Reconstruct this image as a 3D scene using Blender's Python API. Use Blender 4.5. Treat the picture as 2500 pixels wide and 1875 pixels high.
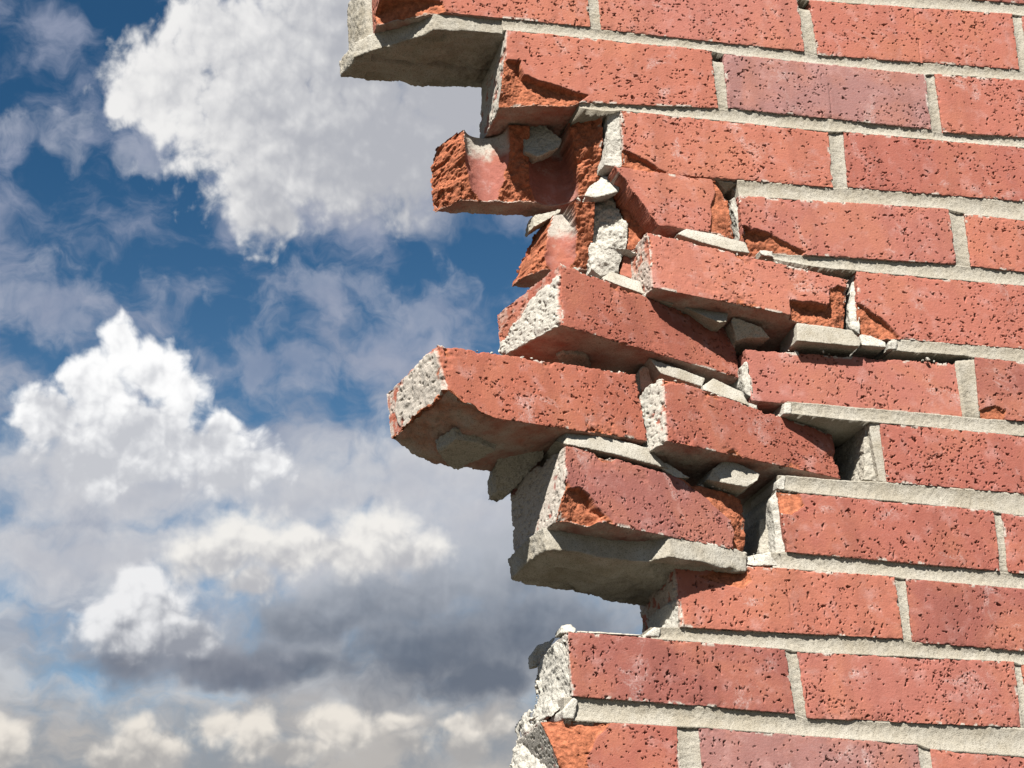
import bpy, bmesh, math, json
import numpy as np
from mathutils import Vector, Matrix

for o in list(bpy.data.objects):
    bpy.data.objects.remove(o)
S = bpy.context.scene
COL = S.collection
LIFT = 2.10                      # height of the measured patch's middle above the ground (m)

# ------------------------------------------------------------------ camera
cam_d = bpy.data.cameras.new('camera')
cam = bpy.data.objects.new('camera', cam_d)
COL.objects.link(cam)
S.camera = cam
RIGHT = Vector((0.96680, -0.24745, -0.06381))
DOWN = Vector((0.02867, 0.35316, -0.93512))
FWD = Vector((0.25393, 0.90224, 0.34853))
m = Matrix.Identity(4)
for i in range(3):
    m[i][0] = RIGHT[i]; m[i][1] = -DOWN[i]; m[i][2] = -FWD[i]
m.translation = Vector((-0.58712, -1.33334, -0.56963 + LIFT))
cam.matrix_world = m
cam_d.sensor_width = 36.0
cam_d.lens = 64.8
cam_d.clip_start = 0.01
cam_d.clip_end = 5000.0

# ------------------------------------------------------------------ sun, exposure
SUN = Vector((-0.42, -0.80, 1.0)).normalized()
sun_d = bpy.data.lights.new('sun', 'SUN')
sun_d.energy = 5.0
sun_d.angle = math.radians(0.53)
sun_d.color = (1.0, 0.955, 0.885)
sun = bpy.data.objects.new('sun', sun_d)
COL.objects.link(sun)
sun.rotation_euler = SUN.to_track_quat('Z', 'Y').to_euler()
sun.location = SUN * 30
S.view_settings.view_transform = 'Standard'
S.view_settings.look = 'None'
S.view_settings.exposure = EXPOSURE = 1.40
S.view_settings.gamma = 1.0
S.view_settings.use_curve_mapping = False
S.cycles.max_bounces = 8
S.cycles.diffuse_bounces = 1
class NB:
    """short-hand for building node trees"""
    def __init__(s, t): s.t = t
    def n(s, typ, **k):
        x = s.t.nodes.new(typ)
        for a, v in k.items(): setattr(x, a, v)
        return x
    def put(s, sock, v):
        if hasattr(v, 'is_output') or isinstance(v, bpy.types.NodeSocket): s.t.links.new(v, sock)
        elif v is not None: sock.default_value = v
    def math(s, op, a, b=None, c=None, clamp=False):
        x = s.n('ShaderNodeMath', operation=op); x.use_clamp = clamp
        for i, v in enumerate((a, b, c)): s.put(x.inputs[i], v)
        return x.outputs[0]
    def vmath(s, op, a, b=None, out=0):
        x = s.n('ShaderNodeVectorMath', operation=op)
        s.put(x.inputs[0], a)
        if op == 'SCALE': s.put(x.inputs[3], b)
        else: s.put(x.inputs[1], b)
        return x.outputs[out]
    def noise(s, vec, scale, detail=4, rough=0.55, dist=0.0, col=False, lac=2.0):
        x = s.n('ShaderNodeTexNoise')
        s.put(x.inputs['Vector'], vec); x.inputs['Scale'].default_value = scale
        x.inputs['Detail'].default_value = detail; x.inputs['Roughness'].default_value = rough
        x.inputs['Distortion'].default_value = dist; x.inputs['Lacunarity'].default_value = lac
        return x.outputs[1 if col else 0]
    def ramp(s, v, a, b, lo=0.0, hi=1.0, smooth=True):
        x = s.n('ShaderNodeMapRange'); x.interpolation_type = 'SMOOTHSTEP' if smooth else 'LINEAR'
        s.put(x.inputs[0], v)
        for i, q in zip((1, 2, 3, 4), (a, b, lo, hi)): s.put(x.inputs[i], q)
        return x.outputs[0]
    def mix(s, f, a, b, mode='MIX'):
        x = s.n('ShaderNodeMix', data_type='RGBA', blend_type=mode); x.clamp_factor = True
        s.put(x.inputs[0], f); s.put(x.inputs[6], a); s.put(x.inputs[7], b)
        return x.outputs[2]
    def attr(s, name):
        x = s.n('ShaderNodeAttribute', attribute_name=name)
        return x.outputs['Fac']

def c4(r, g, b): return (r, g, b, 1.0)

# clouds as ellipses: (azimuth, elevation, half width, half height) in degrees
TOP = [(6.14, 31.41, 1.8, 1.94), (4.53, 30.07, 1.8, 1.58), (3.58, 29.49, 1.3, 1.15), (7.56, 29.49, 3.6, 3.17), (11.52, 31.25, 5.47, 4.03), (9.12, 27.94, 2.66, 1.65), (7.41, 26.41, 1.22, 1.22), (7.95, 25.84, 0.86, 0.79), (11.35, 27.76, 3.31, 2.01), (14.71, 29.74, 3.17, 2.73)]
TOPSOFT = [(12.63, 27.72, 3.74, 2.01), (10.66, 26.5, 2.16, 1.01), (14.27, 28.07, 2.3, 1.73), (8.43, 26.26, 1.87, 0.86)]
BRIGHT = [(2.87, 21.93, 0.72, 0.89), (3.87, 21.17, 1.15, 0.98), (4.95, 20.46, 0.78, 0.72), (2.1, 20.73, 1.22, 1.01), (0.82, 19.72, 1.37, 0.89), (3.36, 19.26, 2.81, 1.51), (6.2, 19.57, 0.66, 0.6), (5.72, 18.75, 1.87, 0.95), (2.5, 18.34, 2.88, 0.89), (6.75, 18.03, 1.87, 0.72)]
SOFT = [(12.87, 17.67, 4.6, 1.58), (14.43, 16.15, 4.03, 1.73), (8.22, 17.43, 4.32, 1.15), (1.41, 15.55, 4.32, 1.01), (9.35, 15.54, 5.76, 1.15), (3.52, 17.64, 4.75, 1.3), (1.35, 18.2, 2.45, 1.15)]
PUFF = [(6.86, 15.97, 1.3, 0.95), (5.91, 15.43, 1.51, 0.81), (8.17, 15.51, 1.73, 0.72), (11.07, 16.04, 1.37, 0.75), (11.85, 15.36, 1.37, 0.75), (7.06, 14.65, 1.08, 0.49), (9.93, 15.45, 1.44, 0.69)]
LOWER = [(3.19, 14.49, 0.95, 0.86), (2.96, 13.6, 1.27, 1.22), (4.04, 13.85, 1.27, 1.08), (4.83, 13.0, 1.15, 0.72)]
LOWBASE = [(3.56, 12.48, 2.16, 0.86), (5.53, 12.29, 2.59, 0.79), (6.8, 11.8, 1.58, 0.58), (2.86, 12.77, 1.3, 0.72)]
WISP = [(9.6, 23.39, 3.02, 1.15), (8.01, 21.57, 2.73, 1.44), (11.54, 21.61, 2.3, 1.3), (0.21, 28.18, 2.16, 0.86), (3.6, 28.04, 1.3, 0.79), (0.8, 23.22, 2.88, 1.3), (13.61, 22.67, 1.87, 0.86), (13.78, 20.36, 2.3, 1.01)]
DARKC = [(12.54, 14.26, 3.45, 1.01), (15.5, 14.37, 2.88, 1.58), (11.05, 13.76, 4.32, 1.22), (12.6, 12.55, 4.17, 1.58), (14.14, 11.48, 2.16, 1.01), (9.14, 13.56, 2.88, 1.08), (15.86, 13.21, 3.74, 2.01), (7.81, 12.21, 3.17, 0.72)]
HOR = [(-0.26, 10.04, 0.79, 0.69), (3.58, 10.01, 0.83, 0.66), (4.2, 9.69, 0.89, 0.52), (2.76, 9.57, 0.72, 0.4), (9.37, 10.34, 0.75, 0.6), (10.07, 9.96, 0.78, 0.6), (7.2, 10.08, 0.79, 0.95), (11.33, 10.17, 0.66, 0.37), (11.73, 9.45, 0.86, 0.43), (13.59, 9.48, 0.78, 0.63), (13.27, 10.16, 0.63, 0.29), (14.92, 10.0, 0.55, 0.32), (8.04, 9.54, 1.01, 0.4), (6.08, 10.47, 0.86, 0.58)]
# ------------------------------------------------------------------ world: clear-sky texture with clouds at their own directions
w = bpy.data.worlds.new('World')
S.world = w
w.use_nodes = True
nt = w.node_tree
nt.nodes.clear()
K = NB(nt)
wo = K.n('ShaderNodeOutputWorld'); bg = K.n('ShaderNodeBackground')
STRENGTH = 0.10
bg.inputs['Strength'].default_value = STRENGTH
sk = K.n('ShaderNodeTexSky', sky_type='NISHITA'); sk.sun_disc = False
sk.sun_elevation = math.asin(SUN.z); sk.sun_rotation = math.atan2(SUN.x, SUN.y)
sk.altitude = 1200.0; sk.air_density = 1.0; sk.dust_density = 0.15; sk.ozone_density = 3.0
GAIN = 1.0 / (STRENGTH * 2 ** EXPOSURE)       # cloud radiance given as it should leave the lens

def srgb(r, g, b):
    f = lambda c: ((c / 255 + 0.055) / 1.055) ** 2.4 if c > 10 else c / 255 / 12.92
    return tuple(f(c) * GAIN for c in (r, g, b)) + (1.0,)

w.cycles.sampling_method = 'NONE'
dirv = K.n('ShaderNodeTexCoord').outputs['Generated']
sx = K.n('ShaderNodeSeparateXYZ'); K.put(sx.inputs[0], dirv)
az = K.math('MULTIPLY', K.math('ARCTAN2', sx.outputs[0], sx.outputs[1]), 57.29578)
el = K.math('MULTIPLY', K.math('ARCSINE', sx.outputs[2]), 57.29578)
cv = K.n('ShaderNodeCombineXYZ'); K.put(cv.inputs[0], az); K.put(cv.inputs[1], el)
V = cv.outputs[0]
def noise2(v, freq, detail, rough=.6, off=0.0):
    x = K.n('ShaderNodeTexNoise', noise_dimensions='2D')
    K.put(x.inputs['Vector'], K.vmath('ADD', v, (off, off * 1.7, 0)) if off else v)
    x.inputs['Scale'].default_value = freq; x.inputs['Detail'].default_value = detail; x.inputs['Roughness'].default_value = rough
    return x
def warp(v, freq, amp, detail, rough=0.6, off=0.0):
    d = K.vmath('SUBTRACT', noise2(v, freq, detail, rough, off).outputs[1], (0.5, 0.5, 0.5))
    return K.vmath('ADD', v, K.vmath('MULTIPLY', d, (amp, amp, 0)))
Vs = warp(V, 0.45, 1.1, 2, .5)                                  # rounded, billowing clouds
Vf = warp(V, 0.5, 1.5, 3, .5, 3.0)                              # soft layered cloud
def vor(v, freq, detail, off):
    x = K.n('ShaderNodeTexVoronoi', voronoi_dimensions='2D', feature='SMOOTH_F1', normalize=True)
    K.put(x.inputs['Vector'], K.vmath('ADD', v, (off, off * 1.7, 0)))
    x.inputs['Scale'].default_value = freq; x.inputs['Detail'].default_value = detail
    x.inputs['Roughness'].default_value = 0.55; x.inputs['Lacunarity'].default_value = 2.3; x.inputs['Smoothness'].default_value = 0.35
    return x.outputs['Distance']
Vb = warp(V, 1.0, 0.45, 3, .5, 5.0)
def relief(freq, off, step, detail):
    """cauliflower heads lit from the sun's side: height here minus height a step towards the light"""
    a = vor(Vb, freq, detail, off)
    b = vor(K.vmath('ADD', Vb, step + (0,)), freq, detail, off)
    return a, K.math('SUBTRACT', b, a)
BH, R1 = relief(0.70, 2.0, (-0.14, 0.28), 2.4)
class Shared:
    def __init__(s, v, freq, off, detail, bump):
        s.v = v
        n = K.math('SUBTRACT', noise2(v, freq, detail, .57, off).outputs[0], 0.5)
        s.n1 = K.math('MULTIPLY_ADD', K.math('SUBTRACT', 0.32, BH), bump, n) if bump else n
SH, SF = Shared(Vs, 1.0, 2.0, 6, 1.35), Shared(Vf, 0.6, 4.0, 6, 0.30)
def field(v, blobs, soft=0.3):
    q = None
    for a, e, rx, ry in blobs:
        d = K.vmath('LENGTH', K.vmath('MULTIPLY', K.vmath('SUBTRACT', v, (a, e, 0)), (1 / rx, 1 / ry, 0)), out=1)
        q = d if q is None else K.math('SMOOTH_MIN', q, d, soft)
    return K.math('SUBTRACT', 1.0, q)
def layer(col, blobs, dark, light, sh, edge, k, lit, grad, opacity=1.0, r=1.0, thick=0.30, soft=0.3):
    """grad = (azimuth0, elevation0, per degree azimuth, per degree elevation): sunny side and shaded base"""
    f1 = field(sh.v, blobs, soft)
    al = K.ramp(K.math('MULTIPLY_ADD', sh.n1, k, f1), edge[0], edge[1], 0.0, opacity)
    x = K.math('MULTIPLY_ADD', R1, r, K.math('MULTIPLY', sh.n1, 0.5 * r))
    x = K.math('MULTIPLY_ADD', f1, -thick, x)
    x = K.math('MULTIPLY_ADD', K.math('SUBTRACT', el, grad[1]), grad[3], x)
    if grad[2]: x = K.math('MULTIPLY_ADD', K.math('SUBTRACT', az, grad[0]), grad[2], x)
    return K.mix(al, col, K.mix(K.ramp(x, lit[0], lit[1]), dark, light))

# clear sky: the deep blue of a polarised lens overhead, paler lower down
deep = K.ramp(el, 8.0, 30.0)
col = K.mix(1.0, sk.outputs[0], K.mix(deep, c4(0.37, 0.43, 0.40), c4(0.106, 0.228, 0.271)), 'MULTIPLY')
# thin high veil, everywhere; it closes up towards the horizon
stre = K.vmath('MULTIPLY', Vf, (0.6, 1.0, 1.0))
veil = noise2(stre, 0.40, 7, .58).outputs[0]
low = K.ramp(el, 27.0, 12.0)
va = K.ramp(K.math('MULTIPLY_ADD', low, 0.14, veil), 0.44, 0.74, 0.0, 0.84)
tone = noise2(stre, 0.55, 5, .55, 11.0).outputs[0]
col = K.mix(va, col, K.mix(low, srgb(152, 160, 182), K.mix(K.ramp(tone, .35, .65), srgb(164, 169, 181), srgb(208, 208, 210))))
# grey haze towards the horizon
band = K.ramp(K.math('MULTIPLY_ADD', tone, 5.0, el), 16.5, 11.5, 0.0, 0.93)
col = K.mix(band, col, K.mix(K.ramp(veil, .38, .62), srgb(150, 152, 156), srgb(186, 181, 176)))
col = layer(col, WISP, srgb(150, 158, 180), srgb(196, 199, 210), SF, (-0.15, 1.0), 3.2, (-.5, .5), (0, 22, 0, .03), .55, .5)
col = layer(col, SOFT, srgb(188, 190, 198), srgb(224, 223, 224), SF, (-0.4, 0.6), 1.3, (-.5, .4), (0, 16.5, 0, .04), .85, .45)
col = layer(col, DARKC, srgb(100, 109, 124), srgb(176, 181, 190), SF, (-0.5, 0.7), 1.2, (-.55, .6), (0, 12.9, 0, .26), .95, .45)
col = layer(col, LOWBASE, srgb(110, 116, 130), srgb(172, 175, 184), SF, (-0.5, 0.6), 1.1, (-.5, .5), (0, 12.2, 0, .35), .9, .45)
col = layer(col, TOPSOFT, srgb(166, 170, 184), srgb(200, 201, 207), SF, (-0.5, 0.5), 1.2, (-.4, .4), (0, 28, 0, .05), .85, .45)
col = layer(col, PUFF, srgb(186, 186, 190), srgb(244, 241, 236), SH, (-0.35, 0.5), .8, (-.6, .3), (0, 15.35, 0, .45), .95)
col = layer(col, LOWER, srgb(150, 154, 164), srgb(240, 240, 241), SH, (-0.15, 0.45), .8, (-.5, .42), (4.0, 13.2, -.10, .42), .96)
col = layer(col, BRIGHT, srgb(198, 200, 206), srgb(255, 255, 255), SH, (-0.14, 0.36), .8, (-.55, .28), (3.0, 19.7, .03, .17))
col = layer(col, TOP, srgb(180, 182, 189), srgb(240, 239, 238), SH, (-0.22, 0.40), 1.0, (-.65, .45), (7.6, 29.0, -.085, .03), 1.0, .8)
col = layer(col, HOR, srgb(170, 168, 167), srgb(238, 231, 221), SH, (-0.3, 0.5), .9, (-.6, .4), (0, 9.8, 0, .7), .95)
nt.links.new(col, bg.inputs[0]); nt.links.new(bg.outputs[0], wo.inputs[0])
# ------------------------------------------------------------------ noise (numpy)
def _h(ix, iy, iz, seed):
    n = (ix.astype(np.int64) * 374761393 + iy.astype(np.int64) * 668265263 + iz.astype(np.int64) * 1274126177 + seed * 974634777) & 0xffffffff
    n = ((n ^ (n >> 13)) * 1274126177) & 0xffffffff
    n = ((n ^ (n >> 15)) * 2246822519) & 0xffffffff
    return ((n ^ (n >> 16)) & 0xffff).astype(np.float32) / 32767.5 - 1.0

def vnoise(p, seed=0):
    i = np.floor(p).astype(np.int32); f = (p - i).astype(np.float32)
    u = f * f * f * (f * (f * 6 - 15) + 10)
    r = 0
    for dx in (0, 1):
        wx = u[:, 0] if dx else 1 - u[:, 0]
        for dy in (0, 1):
            wy = u[:, 1] if dy else 1 - u[:, 1]
            for dz in (0, 1):
                wz = u[:, 2] if dz else 1 - u[:, 2]
                r = r + wx * wy * wz * _h(i[:, 0] + dx, i[:, 1] + dy, i[:, 2] + dz, seed)
    return r

def fbm(p, size, octv=4, seed=0, gain=0.55):
    """noise of feature size `size` (mm) and finer, about -1..1"""
    p = np.asarray(p, np.float32) / size
    a = 1.0; s = 0; t = 0
    for o in range(octv):
        s = s + a * vnoise(p + 17.3 * o, seed + o); t += a
        a *= gain; p = p * 2.03
    return s / t * 1.5

def sstep(a, b, x):
    t = np.clip((x - a) / (b - a), 0, 1)
    return t * t * (3 - 2 * t)

def inside(poly, x, z):
    """signed distance (mm, positive inside) of points to a polygon"""
    n = len(poly); ins = np.zeros(x.shape, bool); d = np.full(x.shape, 1e9)
    for i in range(n):
        x0, z0 = poly[i][:2]; x1, z1 = poly[(i + 1) % n][:2]
        c = (z0 > z) != (z1 > z)
        with np.errstate(divide='ignore', invalid='ignore'):
            xi = (x1 - x0) * (z - z0) / (z1 - z0 if z1 != z0 else 1e-9) + x0
        ins ^= c & (x < xi)
        ex, ez = x1 - x0, z1 - z0
        t = np.clip(((x - x0) * ex + (z - z0) * ez) / (ex * ex + ez * ez + 1e-9), 0, 1)
        d = np.minimum(d, np.hypot(x - x0 - t * ex, z - z0 - t * ez))
    return np.where(ins, d, -d)

# ------------------------------------------------------------------ materials
def mat(name):
    m = bpy.data.materials.new(name); m.use_nodes = True
    t = m.node_tree
    b = t.nodes['Principled BSDF']
    b.inputs['Roughness'].default_value = 0.92
    b.inputs['Specular IOR Level'].default_value = 0.18
    return m, t, b

MORTAR = c4(0.237, 0.211, 0.164)
MORTAR_FRESH = c4(0.373, 0.358, 0.318)

def mortar_colour(B, P, fresh):
    g1 = B.noise(P, 900.0, 2, 0.6)
    g2 = B.noise(P, 2100.0, 1, 0.5)
    big = B.noise(P, 55.0, 5, 0.6)
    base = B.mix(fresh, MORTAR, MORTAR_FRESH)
    base = B.mix(B.ramp(big, 0.38, 0.68, 0.0, 0.5), base, c4(0.314, 0.298, 0.261))
    base = B.mix(B.ramp(g1, 0.32, 0.50, 0.62, 0.0), base, c4(0.107, 0.094, 0.071))
    base = B.mix(B.ramp(g2, 0.60, 0.72, 0.0, 0.5), base, c4(0.465, 0.452, 0.409))
    h = B.math('ADD', B.math('MULTIPLY', g1, 0.7), B.math('MULTIPLY', g2, 0.4))
    return base, h

def make_mortar():
    m, t, b = mat('mortar'); B = NB(t)
    P = B.n('ShaderNodeNewGeometry').outputs['Position']
    col, h = mortar_colour(B, P, B.attr('fresh'))
    bp = B.n('ShaderNodeBump'); bp.inputs['Strength'].default_value = 0.85; bp.inputs['Distance'].default_value = 0.0009
    B.put(bp.inputs['Height'], h)
    t.links.new(col, b.inputs['Base Color']); t.links.new(bp.outputs[0], b.inputs['Normal'])
    return m

def make_brick():
    m, t, b = mat('fired_clay'); B = NB(t)
    P = B.n('ShaderNodeNewGeometry').outputs['Position']
    base = B.n('ShaderNodeObjectInfo').outputs['Color']
    big = B.noise(P, 14.0, 5, 0.6, 0.4)
    mid = B.noise(P, 60.0, 5, 0.62)
    fine = B.noise(P, 700.0, 3, 0.6)
    grain = B.noise(P, 1900.0, 1, 0.5)
    stretch = B.vmath('MULTIPLY', P, (1.0, 1.0, 4.0))
    drag = B.noise(stretch, 130.0, 4, 0.6)
    # orange body colour showing through the die skin
    c = B.mix(B.ramp(big, 0.42, 0.70, 0.0, 0.55), base, c4(0.294, 0.114, 0.067))
    # chalky pink bloom
    c = B.mix(B.ramp(mid, 0.50, 0.76, 0.0, 0.45), c, c4(0.350, 0.212, 0.196))
    c = B.mix(B.ramp(drag, 0.36, 0.52, 0.18, 0.0), c, c4(0.188, 0.064, 0.048))
    c = B.mix(B.ramp(fine, 0.30, 0.44, 0.30, 0.0), c, c4(0.155, 0.052, 0.039))
    c = B.mix(B.ramp(grain, 0.60, 0.75, 0.0, 0.25), c, c4(0.366, 0.222, 0.193))
    # efflorescence patches
    wh = B.noise(P, 26.0, 6, 0.68, 0.6)
    eff = B.math('MULTIPLY', B.ramp(wh, 0.56, 0.70), B.ramp(fine, 0.38, 0.55))
    c = B.mix(B.math('MULTIPLY', eff, 0.36), c, c4(0.410, 0.381, 0.372))
    # rain and dirt runs
    run = B.noise(B.vmath('MULTIPLY', P, (1.0, 1.0, 0.12)), 38.0, 5, 0.6)
    c = B.mix(B.ramp(run, 0.46, 0.68, 0.0, 0.42), c, B.mix(1.0, c, c4(0.62, 0.60, 0.60), 'MULTIPLY'))
    # freshly broken clay
    fr = B.attr('fresh')
    fm = B.noise(P, 210.0, 6, 0.7)
    fc = B.mix(B.ramp(fm, 0.35, 0.66), c4(0.186, 0.061, 0.031), c4(0.343, 0.118, 0.060))
    fc = B.mix(B.ramp(fine, 0.56, 0.72, 0.0, 0.5), fc, c4(0.423, 0.186, 0.102))
    fc = B.mix(B.ramp(grain, 0.28, 0.42, 0.5, 0.0), fc, c4(0.088, 0.029, 0.015))
    c = B.mix(fr, c, fc)
    # mortar left sticking to the clay
    mc, mh = mortar_colour(B, P, 0.85)
    co = B.attr('coat')
    c = B.mix(co, c, mc)
    h = B.math('ADD', B.math('MULTIPLY', fine, 0.8), B.math('MULTIPLY', grain, 0.35))
    h = B.math('ADD', h, B.math('MULTIPLY', B.math('MULTIPLY', fm, fr), 2.0))
    bp = B.n('ShaderNodeBump'); bp.inputs['Strength'].default_value = 0.6; bp.inputs['Distance'].default_value = 0.0007
    B.put(bp.inputs['Height'], h)
    t.links.new(c, b.inputs['Base Color']); t.links.new(bp.outputs[0], b.inputs['Normal'])
    return m

M_MORTAR = make_mortar()
M_BRICK = make_brick()

# ------------------------------------------------------------------ objects
def tag(o, label=None, cat=None, group=None, kind=None):
    for k, v in (('label', label), ('category', cat), ('group', group), ('kind', kind)):
        if v: o[k] = v
    return o

def empty(name, loc):
    o = bpy.data.objects.new(name, None); COL.objects.link(o); o.location = loc
    o.empty_display_size = 0.05
    return o

def link(name, me, parent, material, colour=None):
    """mesh coordinates are metres in the world; store them relative to the parent's foot"""
    o = bpy.data.objects.new(name, me); COL.objects.link(o)
    me.materials.append(material)
    if parent: o.parent = parent; 
    if colour: o.color = colour
    return o

def world(mm):
    """wall millimetres -> metres"""
    v = np.asarray(mm, np.float64) * 0.001
    v = v.copy(); v[:, 2] += LIFT
    return v

def mesh_from(name, verts, quads, parent, attrs=None, ngons=(), smooth=True):
    me = bpy.data.meshes.new(name)
    off = np.array(parent.location) if parent else np.zeros(3)
    v = (verts - off).astype(np.float32)
    nq = len(quads); extra = sum(len(g) for g in ngons)
    me.vertices.add(len(v)); me.vertices.foreach_set('co', v.ravel())
    me.loops.add(nq * 4 + extra); me.polygons.add(nq + len(ngons))
    li = np.concatenate([np.asarray(quads, np.int32).ravel()] + [np.asarray(g, np.int32) for g in ngons])
    st = list(range(0, nq * 4, 4)); p = nq * 4
    for g in ngons: st.append(p); p += len(g)
    me.loops.foreach_set('vertex_index', li)
    me.polygons.foreach_set('loop_start', np.array(st, np.int32))
    me.update(calc_edges=True)
    me.validate()
    sm = np.full(len(me.polygons), smooth); sm[nq:] = False
    if len(sm) == nq + len(ngons): me.polygons.foreach_set('use_smooth', sm)
    for k, a in (attrs or {}).items():
        at = me.attributes.new(k, 'FLOAT', 'POINT'); at.data.foreach_set('value', a.astype(np.float32))
    return me

# ------------------------------------------------------------------ bricks
def splat_pits(nx, nz, L, H, rng, density, style):
    """small torn pits of wire-cut clay: depth in mm on the front grid"""
    X = np.linspace(0, L, nx + 1); Z = np.linspace(0, H, nz + 1)
    g = np.zeros((nx + 1, nz + 1), np.float32); rim = np.zeros_like(g)
    n = int(L * H * density * rng.uniform(0.9, 1.6))
    clump = rng.random((7, 2)) * [L, H]
    bald = rng.random((2, 4)) * [L, H, L * .16, H * .35] + [0, 0, L * .08, H * .2]
    for i in range(n):
        if rng.random() < 0.35:
            k = clump[rng.integers(7)]; cx, cz = k + rng.normal(0, 1, 2) * [16, 9]
        else:
            cx, cz = rng.random() * L, rng.random() * H
        if ((((cx - bald[:, 0]) / bald[:, 2]) ** 2 + ((cz - bald[:, 1]) / bald[:, 3]) ** 2) < 1).any() and rng.random() < .6: continue
        big = rng.random() < 0.11
        r = rng.uniform(0.6, 1.0) if big else rng.uniform(0.28, 0.58)
        if rng.random() < style: rx, rz, tilt = r * 0.7, r * rng.uniform(1.2, 2.6), rng.normal(0, .25)
        else: rx, rz, tilt = r * rng.uniform(1.0, 2.3), r * rng.uniform(.55, .9), rng.normal(0.12, .35)
        dep = rng.uniform(2.0, 4.0) * (1.3 if big else 0.9)
        R = max(rx, rz) * 2.4; lip = rng.uniform(0.15, 0.55); la = rng.uniform(0, 6.28)
        i0, i1 = np.searchsorted(X, cx - R), np.searchsorted(X, cx + R)
        k0, k1 = np.searchsorted(Z, cz - R), np.searchsorted(Z, cz + R)
        if i1 <= i0 or k1 <= k0: continue
        dx = X[i0:i1, None] - cx; dz = Z[None, k0:k1] - cz
        u = (dx * math.cos(tilt) + dz * math.sin(tilt)) / rx
        v = (-dx * math.sin(tilt) + dz * math.cos(tilt)) / rz
        ang = np.arctan2(v, u)
        q = np.hypot(u, v) * (1 + 0.35 * np.sin(3 * ang + rng.uniform(0, 6)) + .2 * np.sin(5 * ang + rng.uniform(0, 6)))
        g[i0:i1, k0:k1] = np.maximum(g[i0:i1, k0:k1], dep * (1 - sstep(0.8, 1.08, q)))
        rim[i0:i1, k0:k1] = np.maximum(rim[i0:i1, k0:k1], lip * np.exp(-((q - 1.45) / 0.32) ** 2) * (0.45 + 0.55 * np.cos(ang - la)))
    return np.where(g > 0.05, g, g - rim)          # torn lips stand proud of the face

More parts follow.
